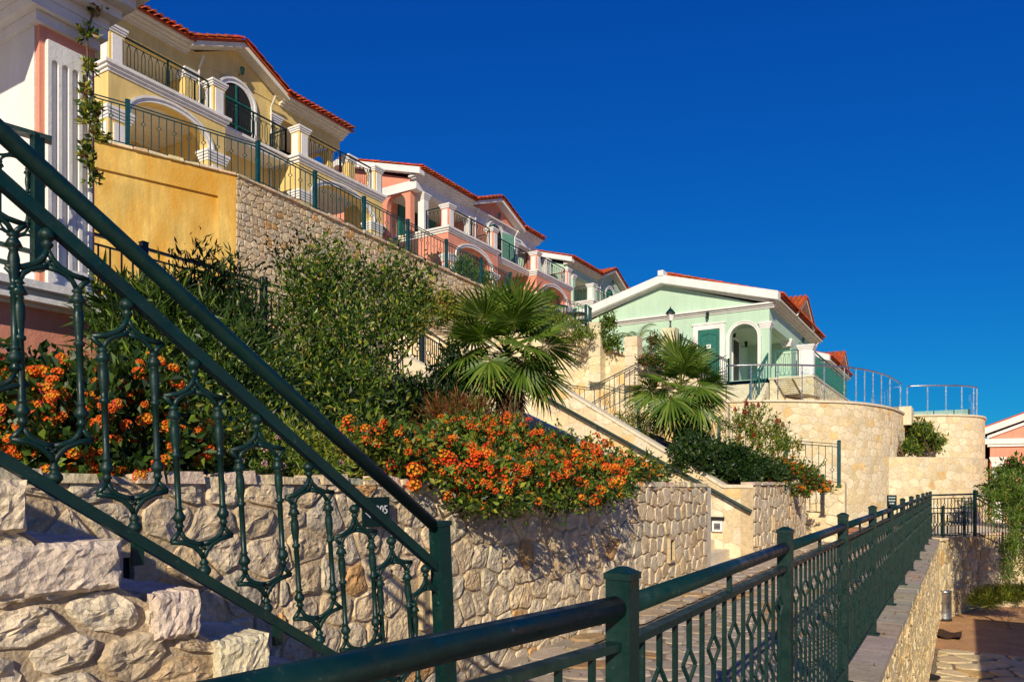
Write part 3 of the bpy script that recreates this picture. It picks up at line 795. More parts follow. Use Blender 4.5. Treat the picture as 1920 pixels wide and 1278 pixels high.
for t_ in (.38, .86):
    q = gA + gd * t_ + off_; mb = MB(); mb.box(q.x - .035, q.y - .035, Z_LEDGE, q.x + .035, q.y + .035, Z_LEDGE + .8); mb.build('post', M['iron'], gate)
for z in (.06, .62, .74):
    mb = MB(); mb.bar(gA + off_ + Vector((0, 0, z)), gA + gd + off_ + Vector((0, 0, z)), .03, .025); mb.build('rail', M['iron'], gate)
bm_ = bal_mesh('baluster', .56, .28, .0075, .028, .07)
for k in range(1, 15):
    q = gA + gd * (k / 15) + off_; link('baluster', bm_, gate, (q.x, q.y, Z_LEDGE + .06), (0, 0, math.atan2(gd.y, gd.x) - math.pi / 2))
sB = gB + (E1 - E0).normalized() * 3.2 + Vector((.9, 0, -1.1))
fence('sloping iron stair fence descending behind the feathery tree', [tuple(gB + Vector((.03, .06, 0))), tuple((gB + sB) / 2), tuple(sB)], posts=[1, 2], rail=.05, round_rail=False)

# fence of the upper terrace
yu = [px_onX(x, 500, -15.25).y for x in (486, 593, 685, 767, 839, 904, 959)]
up = [(-15.3, y, zt(y) + .07) for y in yu]
fence('teal iron fence on top of the high rough stone wall', up, 1.1, .17, M['ironblue'], post_w=.09, rail=.035, sub=.15, group=None, pattern=(.35, None), dia=.045, bal_r=.009, round_rail=False)
Fq = lambda u: mfo(u, lerp(7.67, 7.56, u / L_o), -.15)
L_o = (Q1 - Q00).length
q1 = Vector(up[0])
fence('teal iron fence on top of the ochre rendered wall', [Fq(0.3), Fq(2.2), Fq(4.2), tuple(q1)], 1.1, .17, M['ironblue'], posts=[0, 1, 2], post_w=.09, rail=.035, sub=.15, pattern=(.35, None), dia=.045, bal_r=.009, round_rail=False)
e_ = Vector((2.7, 2.7, 0)).normalized()
tp = [Vector((-15.25, 23.7, 6.95)) + Vector((e_.x, e_.y, -.3)) * s for s in (.55, 2.1, 3.75)]
fence('short teal iron fence beside the squat round pillar', tp, 1.1, .15, M['ironblue'], post_w=.09, rail=.035, sub=.15, pattern=(.35, None), dia=.04, bal_r=.009, round_rail=False)
# middle walkway fence
wk = [(-9.4, y, 2.1) for y in (2.0, 4.0, 6.0, 8.0, 10.0, 12.0)]
fence('blackened iron fence of the middle walkway behind the shrubs', wk, 1.12, .15, M['ironblack'], post_w=.085, rail=.06, sub=.2, round_rail=False, pattern=(.4, None, .62), dia=.045, bal_r=.009)
fence('blackened iron fence section just left of the first palm', [(-9.4, 12.05, 2.1), (-10.2, 14.2, 2.1)], 1.12, .15, M['ironblack'], posts=[1], post_w=.085, rail=.06, sub=.2, round_rail=False, pattern=(.4, None), dia=.045, bal_r=.009)
# fence from landing down along the second planter
def fpx(px, py, Y, h=1.12):
    p = px_onY(px, py, Y); return (p.x, Y, p.z - h)
ff = [fpx(1103, 709, 18.0), fpx(1197, 733, 18.6), fpx(1348, 782, 19.3), fpx(1474, 819, 19.8), fpx(1573, 826, 19.9)]
fence('iron fence with diamond balusters stepping down past the second palm to the curved wall', ff, 1.12, .16, M['ironblue'], posts=[1, 2, 3, 4], post_w=.085, rail=.035, sub=.15, round_rail=False, pattern=(.4, .66, None), dia=.045, bal_r=.008)
gf = [fpx(1060, 716, 21.6), fpx(1105, 722, 21.7), fpx(1200, 674, 21.9), fpx(1249, 622, 22.0)]
fence('iron stair fence climbing right to the lantern pillar', gf, 1.12, .17, M['ironblack'], posts=[], post_w=.06, rail=.05, sub=.15, round_rail=False, pattern=(.4, None, .62), dia=.045, bal_r=.008)
a = pt(1276, 682, 25.0); b = pt(1366, 724, 27.0); dv = b - a
bk = Vector((-dv.y, dv.x, 0)).normalized()
if bk.y < 0: bk = -bk
br = thing('stair_ramp', 'white-sided stair flight descending from the lantern pillar to the mint house', 'stair', tuple(a))
ca, cb = a + bk * .6, b + bk * .6
mb = MB(); mb.bar(ca, cb, 1.15, .16); mb.build('slab', M['white'], br)
for k in range(8):
    q = ca + dv * ((k + .5) / 8); mb = MB(); mb.box(q.x - .2, q.y - .4, q.z, q.x + .2, q.y + .4, q.z + .12); mb.build('step', M['smooth'], br)
fence('green iron fence along the white-sided stair flight', [a + Vector((0, 0, .05)), (a + b) / 2 + Vector((0, 0, .05)), b + Vector((0, 0, .05))], .95, .14, M['iron'], post_w=.05, rail=.045, sub=.14, round_rail=False, pattern=(None, .5), dia=.03, bal_r=.007)

# ---------------------------------------------------------------- ornate stair railing in the foreground
def Dr(x): return 1 / (.5556 - .2166 * x / 830)
def rl(x, y): return pt(x, y, Dr(x))
rail_t = thing('stair_railing', 'ornate dark green cast-iron stair railing sloping down in the left foreground', 'railing', tuple(rl(830, 1278)))
def ext(a, b, t): return a + (b - a) * t
tA, tB = rl(0, 246), rl(822, 992)
mb = MB(); mb.tube([ext(tA, tB, -.35), tA, ext(tA, tB, .5), tB], .0235, 16); mb.build('handrail', M['iron'], rail_t, None, True)
mA, mB_ = rl(0, 337), rl(822, 1066)
mb = MB(); mb.bar(ext(mA, mB_, -.35), mB_, .034, .032); mb.build('middle_rail', M['iron'], rail_t)
bA, bB = rl(0, 858), rl(640, 1238)
mb = MB(); mb.bar(ext(bA, bB, -.35), ext(bA, bB, 1.26), .034, .028); mb.build('bottom_rail', M['iron'], rail_t)
pT, pB = rl(824, 985), rl(842, 1400)
mb = MB(); mb.bar(pB, pT, .06, .06, up=es); mb.build('post', M['iron'], rail_t)
mb = MB(); mb.bar(pT, pT + (pT - pB).normalized() * .018, .07, .07, up=es); mb.build('post_cap', M['iron'], rail_t)
for bx in (205, 482):
    q = ext(bA, bB, bx / 640); mb = MB(); mb.bar(q, q - Vector((0, 0, .07)), .018, .03, up=es); mb.build('bracket', M['iron'], rail_t)
def scroll_baluster():
    """closed double-rod cast baluster, origin at the bottom knob, height 1"""
    mb = MB(); w = .108; f = .9
    def tb(p, r, n=8): mb.tube([(0, y, z) for y, z in p], r * f, n)
    for s, z0 in ((1, 0), (-1, 1.0)):
        zz = lambda q: z0 + s * q
        mb.tube([(0, 0, zz(q)) for q in (0, .008, .02, .034, .046, .052, .06, .07, .078, .10)], [r * f for r in (.014, .024, .034, .034, .024, .016, .024, .022, .014, .012)], 10)
        for d in (-1, 1):
            tb([(0, zz(.085)), (d * .016, zz(.115)), (d * .045, zz(.145)), (d * .09, zz(.166)), (d * .15, zz(.176))], .0135)
            tb([(d * .15, zz(.176)), (d * .128, zz(.198)), (d * w, zz(.222))], .0125)
            tb([(0, zz(.152)), (d * .034, zz(.157)), (d * .066, zz(.170)), (d * .09, zz(.190)), (d * w, zz(.225))], .0125)
            tb([(d * .012, zz(.152)), (d * .036, zz(.138))], .008, 6)
            tb([(-d * .012, zz(.124)), (d * .030, zz(.156))], .008, 6)
            tb([(d * .07, zz(.172)), (d * .085, zz(.163))], .008, 6)
    pr = [(.215, .012), (.235, .016), (.24, .025), (.25, .017), (.262, .018), (.27, .028), (.285, .032), (.30, .022), (.315, .016), (.32, .024), (.328, .0155), (.55, .0150), (.556, .024), (.568, .024), (.574, .015), (.60, .018), (.64, .0235),
          (.68, .024), (.71, .017), (.716, .023), (.722, .016), (.728, .036), (.75, .026), (.764, .016), (.770, .027), (.778, .02), (.79, .012)]
    for d in (-1, 1):
        mb.tube([(0, d * w, q) for q, r in pr], [r * f for q, r in pr], 10)
    return mb.mesh('scroll_baluster', M['iron'], True)
sbm = scroll_baluster()
ang = math.atan2(es.y, es.x) - math.pi / 2
for (x0, y0, x1, y1) in ((-38, 318, -30, 800), (88, 428, 103, 908), (238, 560, 253, 1000), (363, 672, 384, 1080), (480, 776, 501, 1150), (578, 866, 600, 1208), (664, 945, 682, 1262), (733, 1005, 752, 1316), (797, 1058, 812, 1352)):
    a, b = rl(x1, y1), rl(x0, y0)
    o = link('scroll_baluster', sbm, rail_t, a)
    dvec = b - a; Lb = dvec.length
    yaw = Matrix.Rotation(ang, 4, 'Z'); z = dvec.normalized(); y_ = (es - z * es.dot(z)).normalized(); x_ = y_.cross(z)
    o.rotation_euler = Matrix((x_, y_, z)).transposed().to_euler(); o.scale = (.62, .62, Lb)
# landing railing behind, upper left
lt = thing('landing_railing', 'short dark green landing railing with one post in front of the white pillar face', 'railing', tuple(pt(70, 508, 6.13)))
a, b = pt(-60, 218, 5.9), pt(97, 264, 6.2)
mb = MB(); mb.bar(a, b, .11, .035); mb.build('top_rail', M['iron'], lt)
q = pt(70, 254, 6.13); mb = MB(); mb.box(q.x - .04, q.y - .04, pt(70, 508, 6.13).z, q.x + .04, q.y + .04, q.z); mb.build('post', M['iron'], lt)
for y0, y1 in ((455, 474), (488, 506)):
    mb = MB(); mb.bar(pt(-60, y0 - 14, 5.9), pt(66, y1, 6.12), .04, .035); mb.build('lower_rail', M['iron'], lt)
for x0, yt, yb_ in ((24, 262, 470),):
    a, b = pt(x0 + 2, yb_, 6.03), pt(x0, yt, 6.03); o = link('scroll_baluster', sbm, lt, a, (0, 0, ang)); o.scale = (.9, .9, (b - a).length)

# ---------------------------------------------------------------- house parts
def arch_pts(c, half, zs, rise, n=16, grow=0):
    return [(c - (half + grow) * math.cos(math.pi * k / n), zs + (rise + grow) * math.sin(math.pi * k / n)) for k in range(n + 1)]
def arch_wall(mb, axis, a0, a1, z0, z1, b0, b1, c, half, zs, rise, col=(1, 1, 1)):
    """wall between a0..a1 along axis with an arched opening; b0..b1 thickness"""
    def P(a, b, z): return (b, a, z) if axis == 'y' else (a, b, z)
    def hx(a, za, a2, zb, zt0, zt1):
        mb.hexa([P(a, b0, za), P(a2, b0, zb), P(a2, b1, zb), P(a, b1, za), P(a, b0, zt0), P(a2, b0, zt1), P(a2, b1, zt1), P(a, b1, zt0)], col)
    hx(a0, z0, c - half, z0, z1, z1); hx(c + half, z0, a1, z0, z1, z1)
    ap = arch_pts(c, half, zs, rise)
    for (x, z), (x2, z2) in zip(ap[:-1], ap[1:]): hx(x, z, x2, z2, z1, z1)
def archivolt(mb, axis, c, half, zs, rise, b, out, w=.16, leg=0):
    def P(a, bb, z): return (bb, a, z) if axis == 'y' else (a, bb, z)
    i_ = arch_pts(c, half, zs, rise); o_ = arch_pts(c, half, zs, rise, grow=w)
    if leg: i_ = [(c - half, zs - leg)] + i_ + [(c + half, zs - leg)]; o_ = [(c - half - w, zs - leg)] + o_ + [(c + half + w, zs - leg)]
    for k in range(len(i_) - 1):
        (a, z), (a2, z2), (A, Z), (A2, Z2) = i_[k], i_[k + 1], o_[k], o_[k + 1]
        mb.hexa([P(a, b, z), P(a2, b, z2), P(A2, b, Z2), P(A, b, Z), P(a, b + out, z), P(a2, b + out, z2), P(A2, b + out, Z2), P(A, b + out, Z)])
        am, zm, am2, zm2 = lerp(a, A, .62), lerp(z, Z, .62), lerp(a2, A2, .62), lerp(z2, Z2, .62)
        mb.hexa([P(am, b, zm), P(am2, b, zm2), P(A2, b, Z2), P(A, b, Z), P(am, b + out * 1.7, zm), P(am2, b + out * 1.7, zm2), P(A2, b + out * 1.7, Z2), P(A, b + out * 1.7, Z)])
def mould(mb, x0, y0, x1, y1, z0, z1, out, n=3):
    for k in range(n):
        o = out * (k + 1) / n; h = (z1 - z0) / n
        mb.box(x0 - o, y0 - o, z0 + h * k + (.002 if k else 0), x1 + o, y1 + o, z0 + h * (k + 1))
def pedestal(parent, x, y, z, h, wall_m, w=.42, faces=('x', 'y')):
    mb = MB(); mb.box(x - w / 2, y - w / 2, z, x + w / 2, y + w / 2, z + h - .12); o = mb.build('pedestal', wall_m, parent)
    mb = MB(); mould(mb, x - w / 2, y - w / 2, x + w / 2, y + w / 2, z + h - .18, z + h, .08); mb.build('cap', M['white'], o)
    mb = MB(); q = w / 2 - .07
    mb.box(x + w / 2, y - q, z + .06, x + w / 2 + .025, y + q, z + h - .24)
    mb.box(x - q, y - w / 2 - .025, z + .06, x + q, y - w / 2, z + h - .24); mb.build('panel', M['white'], o)
def column(parent, x, y, z0, z1, mat, w=.34, capm=None):
    mb = MB(); mb.box(x - w / 2, y - w / 2, z0, x + w / 2, y + w / 2, z1); o = mb.build('column', mat, parent)
    mb = MB(); mould(mb, x - w / 2, y - w / 2, x + w / 2, y + w / 2, z1 - .26, z1, .10, 4); mb.build('capital', capm or M['whitecream'], o)
def house_railing(parent, P, Q, h=.95, gap=.2, mat=None):
    P, Q = Vector(P), Vector(Q); d = Q - P; L = d.length; e = d.normalized(); mb = MB(); U = Vector((0, 0, 1))
    for z, t in ((h, .05), (h - .13, .02), (.09, .025)): mb.bar(P + U * z, Q + U * z, t, t * .8)
    n = max(1, int(L / 1.5 + .5))
    for k in range(n + 1): mb.bar(P + d * (k / n), P + d * (k / n) + U * (h + .02), .045, .045, up=e)
    m = int(L / gap)
    for k in range(1, m):
        c = P + e * (L * k / m); g = gap * .26
        za, zb, zc_, zd = .09, .26, h - .3, h - .13
        q = [c + U * za, c + e * g + U * zb, c + e * g + U * zc_, c + U * zd, c - e * g + U * zc_, c - e * g + U * zb]
        for i in range(6): mb.bar(q[i], q[(i + 1) % 6], .014, .014, up=Vector((e.y, -e.x, .01)))
    mb.build('balcony_railing', mat or M['iron'], parent)
def tiles(parent, O, along, down, L, S, pitch=.21, seed=0):
    """rows of barrel tiles: O ridge corner, unit vectors along the ridge and down the slope"""
    O, a, d = Vector(O), Vector(along), Vector(down); nrm = a.cross(d).normalized()
    if nrm.z < 0: nrm = -nrm
    R = random.Random(seed); mb = MB(); n = int(L / pitch); rows = max(2, int(S / .36))
    for i in range(n + 1):
        for j in range(rows):
            s0, s1 = S * j / rows, S * (j + 1) / rows + .05
            c = O + a * (pitch * i + R.uniform(-.008, .008)) + nrm * (.03 + R.uniform(0, .012)); ra, rb = .062, .082
            v = []
            for s, r, up in ((s0, ra, .0), (s1, rb, .018)):
                for k in range(6):
                    t = math.pi * k / 5; v.append(c + d * s + a * (r * math.cos(t)) + nrm * (r * math.sin(t) + up))
            col = tuple(x * R.uniform(.75, 1.25) for x in (1, R.uniform(.85, 1.1), 1))
            f = [(k, k + 1, k + 7, k + 6) for k in range(5)] + [(6, 7, 8, 9, 10, 11)]
            mb.add(v, f, col)
    mb.build('roof_tiles', M['tile'], parent, kind='stuff', smooth=False)
def gable_rake(mb, Y, out, xm, zm, x0, z0, x1, z1, h, th):
    """raking cornice on a wall that faces -Y"""
    for (xa, za) in ((x0, z0), (x1, z1)):
        mb.prism([(xa, Y - out, za), (xm, Y - out, zm), (xm, Y - out, zm + h), (xa, Y - out, za + h)], (0, th, 0))
def wall_lamp(parent, x, y, z, ax='x'):
    mb = MB(); d = Vector((1, 0, 0)) if ax == 'x' else Vector((0, -1, 0)); p = Vector((x, y, z))
    mb.tube([p, p + d * .12 + Vector((0, 0, .04)), p + d * .2], .014, 6)
    mb.lathe(p + d * .2 + Vector((0, 0, -.02)), [(.02, 0), (.05, .02), (.075, .2), (.09, .21), (.02, .28), (0, .31)], 6)
    mb.build('wall_lamp', M['iron'], parent)
XF, XM, XI, XB = -19.6, -21.0, -23.0, -30.0
def villa(label, y0, y1, w1, w2, wm, frieze, soffit, dz=0.0, solid_side=False, seed=1):
    t = thing('villa', label, 'house', (XM, y0, 5.5)); z = lambda v: v + dz
    ZF, ZS, ZE, ZB = z(7.6), z(11.3), z(13.5), z(13.08)
    mb = MB()
    mb.box(XB, y0 + .3, 5.3, XI, y1 - .3, ZE)                                           # rear body
    mb.box(XI, w1[1] - .1, 5.5, XM, w2[0] + .1, ZB)                                     # centre block
    mb.box(XI - .01, y0 + .3, 5.3, XM - .6, y1 - .3, ZF)
    mb.prism([(XB, y0, ZE), (XM, y0, ZE), (lerp(XB, XM, .5), y0, ZE + 1.5)], (0, .3, 0))
    mb.prism([(XB, y1 - .3, ZE), (XM, y1 - .3, ZE), (lerp(XB, XM, .5), y1 - .3, ZE + 1.5)], (0, .3, 0))
    mb.box(XB, y0, 5.3, XI, y0 + .3, ZE); mb.box(XB, y1 - .3, 5.3, XI, y1, ZE)
    for ya in (y0, y1 - .3):                                                            # side walls of the loggias, arched
        arch_wall(mb, 'x', XI, XM - .34, ZS, ZB, ya, ya + .3, (XI + XM - .34) / 2, .55, ZS + 1.25, .55)
    mb.build('wall', wm, t)
    mb = MB(); mb.box(XI, y0 + .3, ZB + .02, XM - .341, y1 - .3, ZB + .12); mb.build('ceiling', M['whitecream'], t)
    mb = MB(); mb.box(XM - .34, y0, ZB, XM, y1, ZE - .002); mb.box(XB, y0 - .02, ZB, XM - .34, y0, ZE - .002)
    mb.build('frieze', frieze, t)
    mb = MB()
    ym = (w1[1] + w2[0]) / 2; hw_ = (w2[0] - w1[1]) / 2 + .35; segs = ((y0 - .3, ym - hw_), (ym + hw_, y1 + .3))
    mb = MB()
    for a_, b_ in segs:
        mb = MB()
        for k, o in ((0, .08), (1, .18), (2, .3), (3, .42)):
            if frieze is M['white'] and k < 2: continue
            mb.box(XM - .2, max(a_, y0 - .15), ZE + .07 * k, XM + o, min(b_, y1 + .15), ZE + .07 * (k + 1) - .002)
        mb.build('cornice', soffit, t)
    mb = MB()
    if frieze is M['white']: mould(mb, XM - .1, y0 - .05, XM + .0, y1 + .05, ZE, ZE + .138, .18, 2)
    mb.box(XB - .3, y0 - .08, ZB - .02, XM + .02, y0 - .021, ZB + .05)
    mb.build('cornice_band', soffit, t)
    apex, xr = ZE + 1.72, lerp(XB, XM, .5)
    xe = XM + .48; sl = (apex - ZE - .26) / (xe - xr); run = math.hypot(xe - xr, apex - ZE - .26)
    mb = MB()
    xc = XM - .25; zc_ = lerp(ZE + .26, apex, (xe - xc) / (xe - xr))
    for a_, b_ in segs: mb.prism([(xc, a_, zc_), (xe, a_, ZE + .26), (xe, a_, ZE + .34), (xc, a_, zc_ + .08)], (0, b_ - a_, 0))
    mb.prism([(xr, y0 - .3, apex), (xc - .001, y0 - .3, zc_), (xc - .001, y0 - .3, zc_ + .08), (xr, y0 - .3, apex + .08)], (0, y1 - y0 + .6, 0))
    mb.prism([(xr, y0 - .3, apex), (XB - .4, y0 - .3, ZE + .26), (XB - .4, y0 - .3, ZE + .34), (xr, y0 - .3, apex + .08)], (0, y1 - y0 + .6, 0))
    mb.build('roof', M['tile'], t)
    mb = MB(); gable_rake(mb, y0, .36, xr, apex - .22, XB - .3, ZE + .02, xe - .02, ZE + .05, .28, .36); mb.build('raking_cornice', M['white'], t)
    d = Vector((xe - xr, 0, -(apex - ZE - .26))).normalized()
    for a_, b_ in segs: tiles(t, (xr, a_ + .05, apex + .08), (0, 1, 0), d, b_ - a_ - .1, run + .06, seed=seed)
    # central pediment
    rise = .85; xp = XM + .44
    mb = MB(); mb.box(XM - .2, ym - hw_, ZE + .0, XM + .0195, ym + hw_, ZE + .24) if frieze is not M['white'] else None; mb.prism([(XM + .02, ym - hw_ + .3, ZE + .24), (XM + .02, ym + hw_ - .3, ZE + .24), (XM + .02, ym, ZE + .2 + rise)], (-.2, 0, 0)); mb.build('pediment', wm, t)
    mb = MB()
    for s in (-1, 1):
        a = (xp, ym + s * (hw_ + .12), ZE + .12); b = (xp, ym, ZE + .18 + rise)
        mb.prism([a, b, (xp, b[1], b[2] + .16), (xp, a[1], a[2] + .16)], (-.5, 0, 0))
    mb.build('pediment_cornice', soffit, t)
    mb = MB()
    for s in (-1, 1):
        a = (xp + .05, ym + s * (hw_ + .2), ZE + .26); b = (xp + .05, ym, ZE + .36 + rise)
        mb.prism([a, b, (b[0], b[1], b[2] + .06), (a[0], a[1], a[2] + .06)], (-3.2, 0, 0))
    mb.build('pediment_roof', M['tile'], t)
    for s in (-1, 1):
        dd = Vector((0, s * (hw_ + .2), -(rise + .1))).normalized()
        tiles(t, (xp - 2.9, ym, ZE + .42 + rise), (1, 0, 0), dd, 2.95, math.hypot(hw_ + .2, rise + .1) + .05, seed=seed + 7)
    # wings
    for wi, (ya, yb) in enumerate((w1, w2)):
        c = (ya + yb) / 2; half = (yb - ya) / 2 - .62
        mb = MB()
        arch_wall(mb, 'y', ya, yb, ZF - 1.8, ZS - .26, XF - .36, XF, c, half, z(10.12), .68)
        for yy in (ya, yb - .3):
            mb.box(XM - .3, yy, z(10.2), XF - .362, yy + .3, ZS - .26); mb.box(XM - .3, yy, ZF - 1.8, XM + .25, yy + .3, z(10.2))
        mb.box(XI, ya + .3, ZF, XM - .3, yb - .3, z(10.3)) if False else None
        mb.build('arcade', wm, t)
        mb = MB(); archivolt(mb, 'y', c, half, z(10.12), .68, XF + .001, .05, .17); mb.build('archivolt', M['white'], t)
        for yy in (ya, yb):
            s = .31 if yy == ya else -.31
            mb = MB(); mould(mb, XF - .36, yy + s - .30, XF, yy + s + .30, z(9.80), z(10.10), .11, 4); mb.build('capital', M['white'], t)
            mb = MB(); mb.box(XF, yy + s - .17, ZF - .2, XF + .03, yy + s + .17, z(9.7)); mb.box(XF - .3, ya - .03, ZF - .2, XF - .06, ya, z(9.7)) if yy == ya else None
            mb.build('pier_panel', M['white'], t)
        mb = MB(); mould(mb, XM - 2.2, ya + .02, XF - .02, yb - .02, ZS - .26, ZS, .16, 3); mb.build('balcony_slab', M['white'], t)
        for yy in (ya + .23, yb - .23): pedestal(t, XF - .2, yy, ZS, 1.02, wm)
        house_railing(t, (XF - .16, ya + .46, ZS), (XF - .16, yb - .46, ZS))
        if wi == 0: house_railing(t, (XF - .45, ya + .1, ZS), (XM + .1, ya + .1, ZS))
        for yy in (ya + .22, yb - .22): column(t, XM - .17, yy, ZS, ZB, M['white'] if frieze is M['white'] else wm, capm=M['white'])
        mb = MB(); mb.box(XI, c - .75, ZS, XI + .06, c + .75, ZS + 2.1); mb.build('french_door', M['dark'], t)
        for s in (-1, 1):
            mb = MB(); mb.box(XI + .002, c + s * 1.1 - .34, ZS, XI + .09, c + s * 1.1 + .34, ZS + 2.15); mb.build('shutter', M['shutter'], t)
        mb = MB(); mb.box(XI, c - .8, ZF, XI + .06, c + .8, ZF + 2.1); mb.build('french_door', M['dark'], t)
    for yy in (w1[1] + .05, w2[0] - .05):
        mb = MB(); mb.tube([(XM + .3, yy, ZE + .1), (XM + .06, yy, ZE - .25), (XM + .06, yy, ZF)], .035, 8); mb.build('downpipe', soffit, t)
    # centre: arched door and balcony
    ya, yb = w1[1] + .12, w2[0] - .12; c = (ya + yb) / 2
    mb = MB(); xb = XM + .9
    mould(mb, XM - .1, ya + .1, xb, yb - .1, ZS - .26, ZS, .14, 3); mb.build('balcony_slab', M['white'], t)
    house_railing(t, (xb - .02, ya, ZS), (xb - .02, yb, ZS)); house_railing(t, (XM + .1, ya, ZS), (xb - .02, ya, ZS)); house_railing(t, (XM + .1, yb, ZS), (xb - .02, yb, ZS))
    mb = MB(); archivolt(mb, 'y', c, .62, ZS + 1.55, .55, XM + .001, .05, .2, leg=1.5); mb.build('door_surround', M['white'], t)
    mb = MB(); ap = arch_pts(c, .62, ZS + 1.55, .55); mb.prism([(XM + .002, y, zz) for y, zz in [(c - .62, ZS)] + ap + [(c + .62, ZS)]], (.02, 0, 0)); mb.build('door', M['dark'], t)
    mb = MB(); mb.box(XM + .022, c - .03, ZS, XM + .05, c + .03, ZS + 2.08)
    for q in (.7, 1.5): mb.box(XM + .022, c - .61, ZS + q, XM + .045, c + .61, ZS + q + .05)
    mb.build('glazing_bars', M['shutter'], t)
    for s in (() if wm is M['yellow'] else (-1, 1)):
        mb = MB(); mb.prism([(XM + .03, c + s * .62, ZS + .02), (XM + .55, c + s * 1.0, ZS + .02), (XM + .55, c + s * 1.0, ZS + 1.7), (XM + .03, c + s * .62, ZS + 1.9)], (0, .04, 0)); mb.build('shutter', M['shutter'], t)
    wall_lamp(t, XM + .01, c + .1, ZS + 2.45)
    mb = MB(); mb.box(XM, c - .5, ZF, XM + .03, c + .5, ZF + 2.1); mb.build('door', M['dark'], t)
    mb = MB(); mb.tube([(xe + .05, y0 - .2, ZE + .3), (xe + .05, y1 + .2, ZE + .3)], .03, 6) if False else None
    return t
villa('long yellow two-storey villa with arches and balconies above the ochre wall', 10.9, 21.6, (11.5, 15.2), (18.2, 22.5), M['yellow'], M['yellow'], M['whitecream'], 0, seed=3)
villa('pink two-storey villa with white frieze and arches in the middle of the row', 26.4, 37.3, (26.9, 31.0), (34.9, 39.0), M['pink'], M['white'], M['white'], .1, seed=5)
villa('pale green two-storey villa, farthest of the upper row', 41.3, 53.0, (42.0, 46.0), (49.4, 53.2), M['mint'], M['mint'], M['whitecream'], .0, seed=7)

